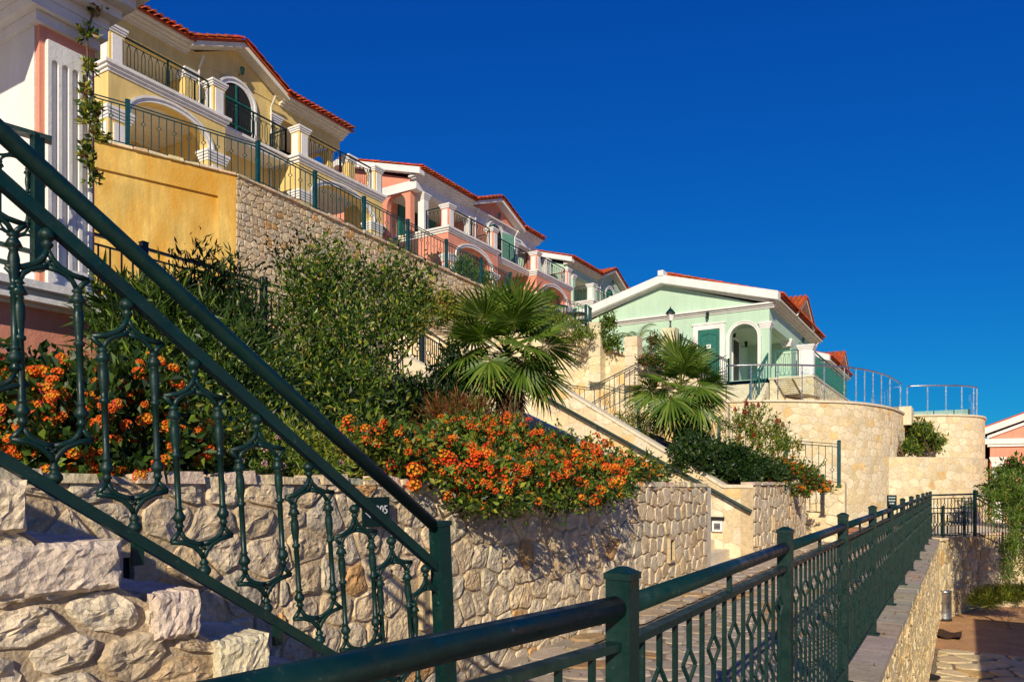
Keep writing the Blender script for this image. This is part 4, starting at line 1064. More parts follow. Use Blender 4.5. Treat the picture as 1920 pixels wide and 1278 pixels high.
# ---------------------------------------------------------------- mint house with the white gable
def cottage(label, Y, X1, wm, dz=0., half=4.4, L=10.4, porch=True, zf=4.2, z_low=2.5, seed=1, detail=True):
    xm = X1 - half; X0 = xm - half; t = thing('cottage', label, 'house', (xm, Y, z_low + dz)); z = lambda v: v + dz
    ZE = z(7.1); ZP = z(8.55); mb = MB()
    ax, hw_ = X1 - 1.02, .565
    mb.box(X0, Y, z(z_low), X1 - 1.9, Y + .3, ZE)
    arch_wall(mb, 'x', X1 - 1.9, X1, z(z_low), ZE, Y, Y + .3, ax, hw_, z(5.93), .565)
    mb.box(X1 - 1.9, Y, z(z_low), X1, Y + .3, z(zf) - .002)
    mb.prism([(X0, Y, ZE), (X1, Y, ZE), (xm, Y, ZP)], (0, .3, 0))
    mb.box(X0, Y + .3, z(z_low), X1 - 1.9, Y + L, ZE)                    # body
    mb.box(X1 - 1.9, Y + 4.4, z(z_low), X1, Y + L, ZE)
    mb.box(X1 - 1.9, Y + .3, ZE - .75, X1 - .3, Y + 4.4, ZE - .6)
    mb.box(X1 - .3, Y + .3, ZE - .72, X1, Y + 4.4, ZE)
    mb.build('wall', wm, t)
    mb = MB(); mb.box(X1 - 1.9, Y + .3, z(z_low), X1 + .02, Y + 4.4, z(zf) + .0); mb.build('porch_floor', M['smooth'], t)
    mb = MB(); archivolt(mb, 'x', ax, hw_, z(5.93), .565, Y - .001, -.04, .13, leg=1.72); mb.build('archivolt', M['white'], t)
    # horizontal and raking cornices
    mb = MB()
    for k, o in enumerate((.05, .12, .22)): mb.box(X0 - .1, Y - o, ZE - .08 + .07 * k, X1 + .2, Y - .001, ZE - .012 + .07 * k)
    mb.build('cornice', M['white'], t)
    mb = MB(); xe = X1 + .42; xw = X0 - .42; zr = ZE + .1
    gable_rake(mb, Y, .12, xm, ZP - .02, xw + .25, zr - .02, xe - .25, zr - .02, .14, .12)
    gable_rake(mb, Y, .42, xm, ZP + .0, xw, zr + .03, xe, zr + .03, .34, .44)
    mb.build('raking_cornice', M['white'], t)
    mb = MB(); mb.box(xm - .12, Y - .46, ZP + .3, xm + .12, Y + .1, ZP + .52); mb.build('ridge_block', M['white'], t)
    mb = MB()
    for k, o in enumerate((.1, .2, .32, .4)): mb.box(X1 - .1, Y - .1, ZE + .0 + .07 * k, X1 + o, Y + L + .1, ZE + .068 + .07 * k)
    mb.build('eave_cornice', M['whitecream'], t)
    apex = ZP + .40; ze = ZE + .34
    mb = MB()
    for xx in (xe, xw): mb.prism([(xm, Y + .03, apex), (xx, Y + .03, ze), (xx, Y + .03, ze + .08), (xm, Y + .03, apex + .08)], (0, L + .3, 0))
    mb.build('roof', M['tile'], t)
    d = Vector((xe - xm, 0, ze - apex)); run = d.length; tiles(t, (xm, Y + .1, apex + .08), (0, 1, 0), d.normalized(), L + .1, run + .05, seed=seed)
    # side pediment over the porch side
    ym, ph, rise = Y + 5.6, 2.0, 1.0; xp = X1 + .46
    mb = MB(); mb.prism([(X1 + .03, ym - ph + .2, ZE + .3), (X1 + .03, ym + ph - .2, ZE + .3), (X1 + .03, ym, ZE + .3 + rise)], (-.2, 0, 0)); mb.build('pediment', wm, t)
    mb = MB()
    for s in (-1, 1):
        a = (xp, ym + s * (ph + .1), ZE + .24); b = (xp, ym, ZE + .3 + rise)
        mb.prism([a, b, (xp, b[1], b[2] + .15), (xp, a[1], a[2] + .15)], (-.48, 0, 0))
    mb.build('pediment_cornice', M['whitecream'], t)
    mb = MB()
    for s in (-1, 1):
        a = (xp + .06, ym + s * (ph + .2), ZE + .38); b = (xp + .06, ym, ZE + .47 + rise)
        mb.prism([a, b, (b[0], b[1], b[2] + .06), (a[0], a[1], a[2] + .06)], (-3.4, 0, 0))
    mb.build('pediment_roof', M['tile'], t)
    for s in (-1, 1):
        dd = Vector((0, s * (ph + .2), -(rise + .1))); tiles(t, (xp - 3.0, ym, ZE + .53 + rise), (1, 0, 0), dd.normalized(), 3.0, dd.length + .05, seed=seed + 3)
    if not detail: return t
    # porch column, inner pilaster, doors
    column(t, X1 - .16, Y + .17, z(zf), ZE - .62, wm, .33, M['white'])
    mb = MB(); mould(mb, X1 - .34, Y + 4.15, X1, Y + 4.5, ZE - .95, ZE - .64, .1, 4); mb.build('capital', M['white'], t)
    dc = X1 - 2.45
    mb = MB(); mb.box(dc - .66, Y - .04, z(zf), dc - .46, Y, z(6.42)); mb.box(dc + .46, Y - .04, z(zf), dc + .66, Y, z(6.42)); mb.box(dc - .66, Y - .04, z(6.42), dc + .66, Y, z(6.64))
    mb.box(dc - .71, Y - .07, z(6.62), dc + .71, Y - .001, z(6.68)); mb.build('door_frame', M['white'], t)
    mb = MB(); mb.box(dc - .46, Y - .02, z(zf), dc + .46, Y - .004, z(6.42)); o = mb.build('door', M['shutter'], t)
    mb = MB()
    for (a0, a1, b0, b1) in ((-.34, .34, .15, .95), (-.34, .34, 1.1, 1.95)):
        mb.tube([(dc + a0, Y - .03, z(zf) + b0), (dc + a1, Y - .03, z(zf) + b0), (dc + a1, Y - .03, z(zf) + b1), (dc, Y - .03, z(zf) + b1 + .08), (dc + a0, Y - .03, z(zf) + b1), (dc + a0, Y - .03, z(zf) + b0)], .014, 4)
    mb.build('moulding', M['shutter'], o)
    mb = MB(); mb.box(dc - .09, Y - .045, z(5.62), dc + .09, Y - .022, z(5.78)); mb.build('number_plate', M['white'], o)
    mb = MB(); mb.box(dc - .05, Y - .05, z(5.68), dc + .05, Y - .046, z(5.72)); mb.build('figures', M['dark'], o)
    wall_lamp(t, dc, Y - .001, z(6.86), 'y')
    mb = MB(); mb.box(X1 - 1.9 + .001, Y + 1.5, z(zf), X1 - 1.86, Y + 2.6, z(6.35)); mb.build('porch_door_frame', M['white'], t)
    mb = MB(); mb.box(X1 - 1.86, Y + 1.65, z(zf), X1 - 1.83, Y + 2.45, z(6.2)); mb.build('porch_door', M['darkwood'], t)
    wall_lamp(t, X1 - 1.88, Y + 1.1, z(6.2)); wall_lamp(t, X1 - 1.88, Y + 3.1, z(6.1))
    mb = MB(); mb.tube([(X1 + .3, Y + 9.8, ZE + .1), (X1 + .05, Y + 9.8, ZE - .3), (X1 + .05, Y + 9.8, z(3))], .035, 8); mb.build('downpipe', M['white'], t)
    wall_lamp(t, X1 + .001, Y + 6.2, z(6.6))
    mb = MB(); archivolt(mb, 'y', Y + 6.2, .5, z(5.7), .5, X1 + .001, .04, .16, leg=1.4); mb.build('window_surround', M['white'], t)
    mb = MB(); mb.prism([(X1 + .002, yy, zz) for yy, zz in [(Y + 5.7, z(4.3))] + arch_pts(Y + 6.2, .5, z(5.7), .5) + [(Y + 6.7, z(4.3))]], (.02, 0, 0)); mb.build('window', M['dark'], t)
    return t
cottage('mint green single-storey house with big white gable and arched porch', 31.0, -6.69, M['mint'], seed=11)
cottage('small yellow house with orange tiled roof peeking out behind the mint house', 45.5, -6.9, M['yellow'], -.35, 4.0, 9, seed=13, detail=False)
# platform beside the mint house
pf = thing('house_platform', 'raised stone platform with white corner pedestal right of the mint house', 'platform', (-6, 31, Z_TER))
mb = MB(); mb.box(-6.66, 30.9, Z_TER - .2, -5.02, 41.5, 4.12); mb.build('base', M['cream'], pf)
mb = MB(); mb.box(-6.7, 30.86, 4.124, -4.98, 41.54, 4.2); mb.build('paving', M['smooth'], pf)
cs = cells([(-6.66, 2.62), (-5.02, 2.62), (-5.02, 4.1), (-6.66, 4.1)], .34, .26, .34, 101)
lay(pf, cs, map_plane((0, 30.9, 0), (1, 0, 0), (0, -1, 0)), .014, .02, M['cream'], PAL_CREAM, 102, 'stone', 60)
cs = cells([(30.9, 2.62), (41.5, 2.62), (41.5, 4.1), (30.9, 4.1)], .34, .26, .34, 103)
lay(pf, cs, map_plane((-5.02, 0, 0), (0, 1, 0), (1, 0, 0)), .014, .02, M['cream'], PAL_CREAM, 104, 'stone', 160)
pedestal(pf, -5.3, 31.15, 4.2, 1.2, M['white'], .5)
house_railing(pf, (-6.45, 31.0, 4.2), (-5.6, 31.0, 4.2), 1.05, .16, M['shutter'])
house_railing(pf, (-5.12, 31.5, 4.2), (-5.12, 41.2, 4.2), 1.05, .16, M['shutter'])
fs2 = thing('porch_stair', 'white marble steps with iron railing in front of the arched porch', 'stair', (-8, 30, Z_TER))
for k in range(9):
    mb = MB(); mb.box(-9.4, 29.0 + .25 * k, Z_TER, -6.7, 29.25 + .25 * k, Z_TER + .175 * (k + 1)); mb.build('step', M['smooth'], fs2)
house_railing(fs2, (-6.95, 28.9, Z_TER + .15), (-6.75, 31.0, Z_TER + 1.6), 1.0, .42, M['shutter'])

# glass railings on the curved walls
def glass_rail(label, A, pxs, z, h, sag=0):
    us = [A.find(x) for x in pxs]; t = thing('glass_railing', label, 'railing', (*A.at(us[0])[0].xy, z))
    for u in us:
        x, y, _ = A.map(u, 0, -.14); mb = MB(); mb.box(x - .016, y - .016, z, x + .016, y + .016, z + h); o = mb.build('post', M['steel'], t)
        mb = MB()
        for q in (.25, .78): mb.box(x - .03, y - .024, z + h * q, x + .03, y + .024, z + h * q + .05)
        mb.build('clamp', M['steel'], o)
    mb = MB(); uu = np.linspace(us[0], us[-1], 24); mb.tube([(*A.map(u, 0, -.14)[:2], z + h + .02) for u in uu], .03, 8); mb.build('top_rail', M['steel'], t, None, True)
    for a, b in zip(us[:-1], us[1:]):
        mb = MB(); m = 4
        for k in range(m):
            q0, q1 = lerp(a + .05, b - .05, k / m), lerp(a + .05, b - .05, (k + 1) / m)
            p0, p1 = A.map(q0, 0, -.14), A.map(q1, 0, -.14)
            mb.add([(p0[0], p0[1], z + .08), (p1[0], p1[1], z + .08), (p1[0], p1[1], z + h - .06), (p0[0], p0[1], z + h - .06)], [(0, 1, 2, 3)])
        mb.build('glass_panel', M['glass'], t)
    return t
glass_rail('glass railing with steel posts around the terrace of the mint house', A1, [1362, 1411, 1462, 1508, 1550, 1590, 1613, 1629, 1645, 1661, 1677, 1697], Z_TER + .07, 1.12)
glass_rail('glass railing with steel posts around the rounded pool deck', A2, [1702, 1742, 1778, 1809, 1833, 1839], Z_TER + .07, 1.12)
mb = MB(); mb.box(-1.8, 34.9, Z_TER, .2, 35.1, Z_TER + .34); mb.box(-1.8, 35.1, Z_TER, -1.6, 39, Z_TER + .34)
tag(mb.build('pool_rim', M['mosaic']), 'pale blue-green pebble pool rim behind the glass railing', 'pool')
# wooden lounger
q = pt(1485, 748, 25.5)
lg = thing('sun_lounger', 'wooden slatted sun lounger with raised back on the terrace below the mint house', 'sun lounger', (q.x, q.y, Z_TER))
q = pt(1488, 748, 24.9); ld = (Vector((CT, ST, 0)) * .72 + Vector((-ST, CT, 0)) * .69).normalized(); lw = Vector((-ld.y, ld.x, 0)); o_ = Vector((q.x, q.y, Z_TER))
for s in (-.3, .3):
    mb = MB(); mb.bar(o_ + lw * s + ld * -.1 + Vector((0, 0, .3)), o_ + lw * s + ld * 1.3 + Vector((0, 0, .3)), .04, .07); mb.build('side_rail', M['wood'], lg)
    mb = MB(); mb.bar(o_ + lw * s + ld * -.1 + Vector((0, 0, .32)), o_ + lw * s + ld * -.72 + Vector((0, 0, .78)), .04, .05); mb.build('back_frame', M['wood'], lg)
    for d_ in (0, 1.2):
        mb = MB(); mb.bar(o_ + lw * s + ld * d_, o_ + lw * s + ld * d_ + Vector((0, 0, .3)), .05, .05, up=ld); mb.build('leg', M['wood'], lg)
for k in range(13):
    c = o_ + ld * (-.05 + k * .105) + Vector((0, 0, .345)); mb = MB(); mb.bar(c - lw * .33, c + lw * .33, .07, .02, up=Vector((0, 0, 1))); mb.build('slat', M['wood'], lg)
for k in range(8):
    c = o_ + (ld * -.62 + Vector((0, 0, .46))) * ((k + .6) / 8) + ld * -.1 + Vector((-.0, 0, .35)); mb = MB(); mb.bar(c - lw * .33, c + lw * .33, .07, .02, up=Vector((-.4, 0, 1))); mb.build('back_slat', M['wood'], lg)

# ---------------------------------------------------------------- near pink building with fluted pilaster
PX, PYa, PYb = -6.87, 3.42, 3.90
pk = thing('pink_building', 'pink and white building with fluted pilaster and deep cornice at the left edge', 'house', (-7.5, 3.4, -.8))
mb = MB(); mb.box(-9.2, PYa, 1.66, PX, PYb, 3.99); mb.box(-9.2, -4, -.9, -6.72, 3.86, 1.47); mb.box(-9.2, -4, 1.47, -7.9, -.6, 5.2)
mb.build('wall', M['pink'], pk)
mb = MB(); mb.box(-9.2, PYa - .012, 1.67, PX - .06, PYa, 3.99); mb.build('side_facing', M['white'], pk)
mb = MB(); x = PX; ya, yb = PYa + .045, PYb - .05
mb.box(x, ya, 1.66, x + .02, yb, 3.86)
w_ = (yb - ya); nf = 4; fw_ = w_ * .155; rib = (w_ - nf * fw_) / (nf + 1)
for k in range(nf + 1):
    y = ya + k * (fw_ + rib); mb.box(x + .0205, y, 1.9, x + .055, y + rib, 3.70)
mb.box(x + .0205, ya, 1.66, x + .055, yb, 1.899); mb.box(x + .0205, ya, 3.7005, x + .055, yb, 3.86)
for k in range(nf):
    y = ya + rib + k * (fw_ + rib); c = y + fw_ / 2
    ap = arch_pts(c, fw_ / 2, 3.70 - fw_ / 2, fw_ / 2, 6)
    mb.prism([(x + .0206, yy, zz) for yy, zz in [(y, 3.70)] + ap[:4]][::1], (.034, 0, 0)); mb.prism([(x + .0206, yy, zz) for yy, zz in ap[3:] + [(y + fw_, 3.70)]], (.034, 0, 0))
mb.build('fluted_pilaster', M['white'], pk)
mb = MB()
for k, o in enumerate((.05, .12, .13, .24, .36)):
    mb.box(-9.4, PYa - o, 3.98 + .09 * k + (.002 if k else 0), PX + o, PYb + o * .5, 3.98 + .09 * (k + 1))
mb.box(-9.4, PYa - 1.75, 4.432, PX + .46, PYb + .25, 4.56); mb.box(-9.4, PYa - 1.85, 4.562, PX + .56, PYb + .32, 4.72)
mb.box(-9.4, PYa - .3, 4.722, PX + .3, PYb + .3, 5.6)
mb.build('cornice', M['white'], pk)
mb = MB()
mb.box(-9.2, -4, 1.60, -6.52, 3.98, 1.665); mb.box(-9.2, -4, 1.545, -6.62, 3.92, 1.598)
mb.box(-9.2, -4, 1.50, -6.56, 3.95, 1.543); mb.box(-9.2, -4, 1.472, -6.66, 3.9, 1.498)
mb.build('base_moulding', M['white'], pk)
# far pink house on the right
fp_ = thing('pink_house', 'pink house with white gable trim at the far right edge', 'house', (4, 38, -3.4))
def pinkhouse(Y, X0, xm, X1, ze, zp, L):
    mb = MB(); mb.box(X0, Y, -3.5, X1, Y + L, ze); mb.prism([(X0, Y, ze), (X1, Y, ze), (xm, Y, zp)], (0, L, 0)); mb.build('wall', M['pink'], fp_)
    mb = MB(); gable_rake(mb, Y, .35, xm, zp + .05, X0 - .4, ze + .0, X1 + .4, ze, .28, .36)
    gable_rake(mb, Y, .12, xm, zp - .12, X0 - .1, ze - .1, X1 + .1, ze - .1, .12, .12); mb.build('raking_cornice', M['white'], fp_)
    mb = MB(); mb.box(X0 - .2, Y - .16, ze - .34, X1 + .2, Y - .001, ze - .12); mb.box(X0 - .1, Y - .1, ze - .45, X1 + .1, Y - .0012, ze - .342); mb.build('cornice', M['white'], fp_)
    mb = MB()
    for xx in (X0 - .45, X1 + .45): mb.prism([(xm, Y - .2, zp + .33), (xx, Y - .2, ze + .25), (xx, Y - .2, ze + .33), (xm, Y - .2, zp + .41)], (0, L + .4, 0))
    mb.build('roof', M['tile'], fp_)
    mb = MB(); mb.box(X0 + .05, Y - .08, -3.4, X0 + .5, Y - .001, ze - .9); mould(mb, X0 + .05, Y - .08, X0 + .5, Y, ze - 1.1, ze - .9, .08, 3); mb.build('pilaster', M['white'], fp_)
pinkhouse(38, .95, 5.4, 9.9, 2.0, 3.85, 9)
# neighbouring villa outside the frame whose shadow falls on the courtyard
nb = thing('villa', 'low cream villa right of the courtyard whose shadow falls on the paving', 'house', (6, 9, Z_YARD))
mb = MB(); mb.box(3.08, 5, -3.5, 11, 14.7, .35); mb.build('wall', M['whitecream'], nb)
mb = MB(); mb.prism([(5.0, 6.4, .351), (10.4, 6.4, .351), (7.7, 6.4, 1.3)], (0, 6.6, 0)); mb.build('roof', M['tile'], nb)
mb = MB()
for y in (6.5, 9, 11.5): mb.box(3.04, y - .5, -2.5, 3.079, y + .5, -1.1)
mb.build('window', M['dark'], nb, kind='stuff')
# ---------------------------------------------------------------- plants
def leaf_cloud(centers, dirs, size, aspect, cols, seed, jit=.4, fold=.25, droop=0):
    """one folded leaf (two quads sharing the midrib would be 4 tris; here a kite of 2 tris) per centre"""
    R = np.random.RandomState(seed); N = len(centers)
    d = dirs + R.normal(0, jit, (N, 3)); d[:, 2] -= droop; d /= np.linalg.norm(d, axis=1)[:, None] + 1e-9
    r = R.normal(0, 1, (N, 3)); s = np.cross(d, r); s /= np.linalg.norm(s, axis=1)[:, None] + 1e-9
    n = np.cross(s, d)
    L = size * R.uniform(.6, 1.35, N)[:, None]; W = L * aspect
    b = centers; tip = b + d * L; m = b + d * L * .45
    v = np.stack([b, m + s * W * .5 + n * W * fold, tip - n * L * .08, m - s * W * .5 + n * W * fold], 1).reshape(-1, 3)
    i = np.arange(N) * 4
    f = np.concatenate([np.stack([i, i + 1, i + 2], 1), np.stack([i, i + 2, i + 3], 1)], 0)
    c = np.concatenate([cols, cols], 0)
    return v, f, c
def pick(cols, w, N, R, vary=.25):
    cols = np.array(cols); idx = R.choice(len(cols), N, p=np.array(w) / sum(w))
    return cols[idx] * R.uniform(1 - vary, 1 + vary, (N, 1))
G_DARK, G_MID, G_LIGHT, G_YEL = (.020, .046, .007), (.052, .100, .012), (.145, .215, .024), (.31, .30, .038)
def bush_points(blobs, clumps, per, R, tw=.11, top=0.35):
    """clumps on the shell and inside of ellipsoids, leaves gathered round short twigs"""
    vol = np.array([b[3] * b[4] * b[5] for b in blobs]) ** .67; vol /= vol.sum(); C = []; Dn = []
    for b, w in zip(blobs, vol):
        n = max(3, int(clumps * w)); u = R.normal(0, 1, (n, 3)); u /= np.linalg.norm(u, axis=1)[:, None]
        u[:, 2] = np.where(u[:, 2] < -.5, -u[:, 2], u[:, 2])
        rad = R.uniform(.45, 1.0, n) ** .6 * (1 + R.normal(0, .17, n)); c = u * rad[:, None] * np.array(b[3:6]) + np.array(b[:3])
        C.append(c); Dn.append(u)
    C = np.concatenate(C); Dn = np.concatenate(Dn)
    tdir = Dn + R.normal(0, .45, Dn.shape); tdir[:, 2] += top; tdir /= np.linalg.norm(tdir, axis=1)[:, None]
    t = R.uniform(-1, 1, (len(C), per, 1)) * tw
    P = C[:, None, :] + tdir[:, None, :] * t + R.normal(0, tw * .28, (len(C), per, 3))
    Dl = np.repeat(tdir[:, None, :], per, 1) + R.normal(0, .6, (len(C), per, 3))
    return P.reshape(-1, 3), Dl.reshape(-1, 3), C, Dn
def foliage(parent, blobs, clumps, per, size, aspect, cols, w, seed, tw=.11, droop=0, mat=None, name='foliage', top=.35):
    R = np.random.RandomState(seed); P, Dl, C, Dn = bush_points(blobs, clumps, per, R, tw, top)
    shade = np.repeat(R.uniform(.7, 1.3, (len(C), 1)), per, 0)
    v, f, c = leaf_cloud(P, Dl, size, aspect, pick(cols, w, len(P), R) * shade, seed + 1, droop=droop)
    me = fast_mesh(name, v - np.array(wloc(parent))[None, :], f, c); me.materials.append(mat or M['leaf'])
    o = bpy.data.objects.new(name, me); COL.objects.link(o); o.parent = parent; o['kind'] = 'stuff'
    return C, Dn
def stems(parent, base, tips, r0, r1, seed, mat=None, name='branch', wob=.08):
    R = random.Random(seed)
    for tp_ in tips:
        base_, tp_ = Vector(base), Vector(tp_); base_ = base_ + Vector((R.uniform(-.08, .08), R.uniform(-.08, .08), 0)); pts = []
        for k in range(6):
            t = k / 5; q = base_.lerp(tp_, t); q += Vector((R.uniform(-wob, wob), R.uniform(-wob, wob), 0)) * math.sin(math.pi * t)
            pts.append(q)
        mb = MB(); mb.tube(pts, [lerp(r0, r1, k / 5) for k in range(6)], 6); mb.build(name, mat or M['bark'], parent, None, True)
def B(px, py, D, rx, rz, ry=None):
    p = pt(px, py, D); return (p.x, p.y, p.z, rx, ry or rx, rz)
def shrub(label, blobs, base, clumps, per, size, aspect, cols, w, seed, cat='shrub', name='shrub', tw=.11, ns=7, r0=.018, group=None, droop=0, top=.35):
    t = thing(name, label, cat, base, group)
    C, Dn = foliage(t, blobs, clumps, per, size, aspect, cols, w, seed, tw, droop, top=top)
    R = random.Random(seed); stems(t, base, [tuple(C[R.randrange(len(C))]) for _ in range(ns)], r0, .004, seed)
    return t, C, Dn
def head_mesh(cols, seed, n=15, name='flower_head'):
    R = random.Random(seed); mb = MB()
    for k in range(n):
        z = 1 - (k + .5) / n * .92; a = k * 2.39996; r = math.sqrt(1 - z * z); c = Vector((r * math.cos(a), r * math.sin(a), z)); s = c.cross(Vector((0, 0, 1)))
        s = Vector((1, 0, 0)) if s.length < .05 else s.normalized(); u = s.cross(c)
        q = R.uniform(.24, .36); a0 = R.uniform(0, 1.5); s, u = s * math.cos(a0) + u * math.sin(a0), u * math.cos(a0) - s * math.sin(a0); c = c * R.uniform(.85, 1.05)
        col = cols[min(len(cols) - 1, int((1 - z) * len(cols) * R.uniform(.7, 1.2)))]; col = tuple(x * R.uniform(.8, 1.15) for x in col)
        mb.add([c * .8, c + s * q, c + u * q + c * .06, c - s * q, c - u * q + c * .06], [(0, 1, 2), (0, 2, 3), (0, 3, 4), (0, 4, 1)], col)
    return mb.mesh(name, M['petal'])
O_, RO, YO, PK = (.80, .15, .010), (.74, .045, .010), (.84, .30, .02), (.72, .05, .14)
HEADS = [head_mesh([YO, O_, O_], 1), head_mesh([O_, O_, RO], 2), head_mesh([YO, O_, RO], 3), head_mesh([O_, RO, RO], 4)]
HEADS_N = [head_mesh([YO, O_, O_], 5, 26), head_mesh([O_, O_, YO], 6, 26), head_mesh([O_, O_, RO], 7, 26), head_mesh([O_, YO, O_], 8, 26), head_mesh([YO, O_, O_], 9, 26), head_mesh([YO, O_, PK], 13, 26)]
HEADS_Y = [head_mesh([YO, YO, O_], 10), head_mesh([YO, O_, O_], 11)]
def flowers(parent, C, Dn, n, size, meshes, seed, keep=lambda c: True, cluster=3, name='flower_head', spread=.07, face=-.15):
    R = random.Random(seed); ids = [i for i in range(len(C)) if (Dn[i][2] > -.35) and keep(C[i])]; R.shuffle(ids); k = 0; W = wloc(parent)
    toward = Vector((0, 0, 0))
    for i in ids:
        c = Vector(C[i]); u = Vector(Dn[i]); v = (-c); v.normalize()
        if u.dot(v) < face: continue
        for _ in range(R.randint(1, cluster)):
            if k >= n: return
            d = (u + v * .6 + Vector((R.uniform(-.4, .4), R.uniform(-.4, .4), .35))).normalized()
            p = c + u * R.uniform(.02, .08) + Vector((R.uniform(-1, 1), R.uniform(-1, 1), R.uniform(-1, 1))) * spread
            o = bpy.data.objects.new(name, R.choice(meshes)); COL.objects.link(o); o.parent = parent; o.location = p - W
            o.rotation_euler = d.to_track_quat('Z', 'Y').to_euler(); s = size * R.uniform(.7, 1.25); o.scale = (s, s, s * .75); k += 1

# near orange lantana, left
lab = [B(40, 775, 3.9, .32, .28), B(120, 830, 3.75, .34, .26), B(230, 800, 4.0, .34, .30), B(310, 860, 4.1, .25, .18), B(60, 880, 3.6, .3, .16), B(150, 745, 4.2, .3, .12), B(200, 890, 3.75, .25, .12), B(-60, 800, 3.9, .4, .4)]
t, C, Dn = shrub('large orange and pink lantana bush at the left, behind the stair railing', lab, (-4.0, 1.7, -.3), 620, 16, .06, .62, [G_DARK, G_MID, G_LIGHT], [5, 4, 1], 1, 'flowering bush', 'lantana', .10, 8, .012)
flowers(t, C, Dn, 290, .030, HEADS_N, 2, cluster=5, spread=.055, face=.05)
# main lantana over the wall
mb_ = [B(745, 855, 5.6, .3, .22), B(800, 865, 6.3, .5, .22), B(850, 850, 7.0, .6, .28), B(880, 900, 6.0, .42, .2), B(960, 905, 6.6, .5, .24), B(985, 860, 7.9, .6, .30), B(1050, 910, 7.3, .5, .26), B(1065, 875, 8.6, .55, .26),
       B(1120, 905, 8.4, .48, .22), B(1150, 885, 9.4, .5, .22), B(1200, 893, 10.4, .42, .13), B(900, 935, 5.7, .25, .12), B(940, 945, 5.8, .3, .13), B(1010, 938, 6.5, .34, .13), B(1075, 935, 7.2, .3, .12), B(1125, 930, 7.9, .3, .10), B(770, 905, 5.6, .3, .12), B(905, 825, 8.0, .5, .22)]
t, C, Dn = shrub('big spreading lantana with red and orange flower heads hanging over the planter wall', mb_, (-4.2, 7, -.1), 1700, 15, .058, .55, [G_DARK, G_MID, G_LIGHT, G_YEL, (.20, .10, .02)], [3, 5, 4, 1.6, .8], 3, 'flowering bush', 'lantana', .10, 12, .012)
flowers(t, C, Dn, 300, .046, HEADS + [HEADS[3], HEADS[3], HEADS[1]], 4, cluster=6, spread=.075, keep=lambda c: pxcol(c[0], c[1]) < 1165)
R0 = np.random.RandomState(5)
fl = [i for i in R0.permutation(len(C)) if Dn[i][2] > -.1 and Vector(Dn[i]).dot(-Vector(C[i]).normalized()) > -.1][:520]
mbf = MB()
for i in fl:
    hm = HEADS_Y if pxcol(C[i][0], C[i][1]) > 1130 else HEADS; me = hm[i % len(hm)]; q = Vector(C[i]) + Vector(Dn[i]) * .05; rot = (Vector(Dn[i]) + Vector((0, 0, .5)) - Vector(C[i]).normalized() * .5).to_track_quat('Z', 'Y'); s = .034 * R0.uniform(.7, 1.2)
    n0 = len(mbf.v); mbf.v += [tuple(q + rot @ (v.co * s)) for v in me.vertices]
    ca = me.color_attributes['col'].data
    for p in me.polygons: mbf.f.append([x + n0 for x in p.vertices]); mbf.c.append(tuple(ca[p.loop_start].color)[:3])
mbf.build('small_flower_heads', M['petal'], t, kind='stuff')
# dark bush, bottlebrush and lantana on second planter
t, C, Dn = shrub('dark green dense bush spilling over the second planter wall', [B(1300, 868, 14.9, .55, .40), B(1350, 868, 15.6, .65, .36), B(1400, 880, 16.0, .55, .28), B(1440, 890, 16.6, .45, .22), B(1300, 835, 16.4, .4, .35), B(1370, 895, 15.2, .5, .2), B(1290, 790, 17.2, .35, .3)], (-4, 16, -.1), 1100, 14, .085, .55, [(.014, .045, .01), G_DARK, G_MID], [3, 4, 2], 6, tw=.12)
t, C, Dn = shrub('bottlebrush shrub with pale leaves and dark red brush flowers near the iron fence', [B(1380, 800, 18.2, .45, .3), B(1420, 790, 18.2, .5, .36), B(1440, 830, 18.0, .55, .45), B(1460, 850, 17.8, .45, .3), B(1400, 840, 18.0, .5, .4), B(1480, 835, 18.0, .25, .2)], (-4.3, 17.6, -.1), 270, 12, .10, .3, [G_LIGHT, G_YEL, G_MID], [4, 2, 2], 8, tw=.13, top=.8)
RB = [head_mesh([(.30, .03, .02)], 12, 20, 'brush_flower')]
W = wloc(t); R = random.Random(4)
for i in R.sample(range(len(C)), 34):
    if Dn[i][2] < .1: continue
    o = link('brush_flower', RB[0], t, Vector(C[i]) + Vector((0, 0, .12)), (R.uniform(-.4, .4), R.uniform(-.4, .4), 0), (.05, .05, .13))
t, C, Dn = shrub('orange-brown lantana at the right end of the second planter wall', [B(1465, 885, 17.4, .5, .26), B(1500, 895, 18.0, .5, .24), B(1530, 915, 18.2, .35, .16), B(1445, 905, 16.6, .4, .16), B(1490, 925, 17.0, .3, .12)], (-3.9, 18.2, -.1), 520, 13, .07, .6, [G_MID, G_LIGHT, (.16, .07, .015)], [4, 3, 2], 9, 'flowering bush', 'lantana', .10)
flowers(t, C, Dn, 110, .04, HEADS_Y + [HEADS[3]], 10, cluster=2)
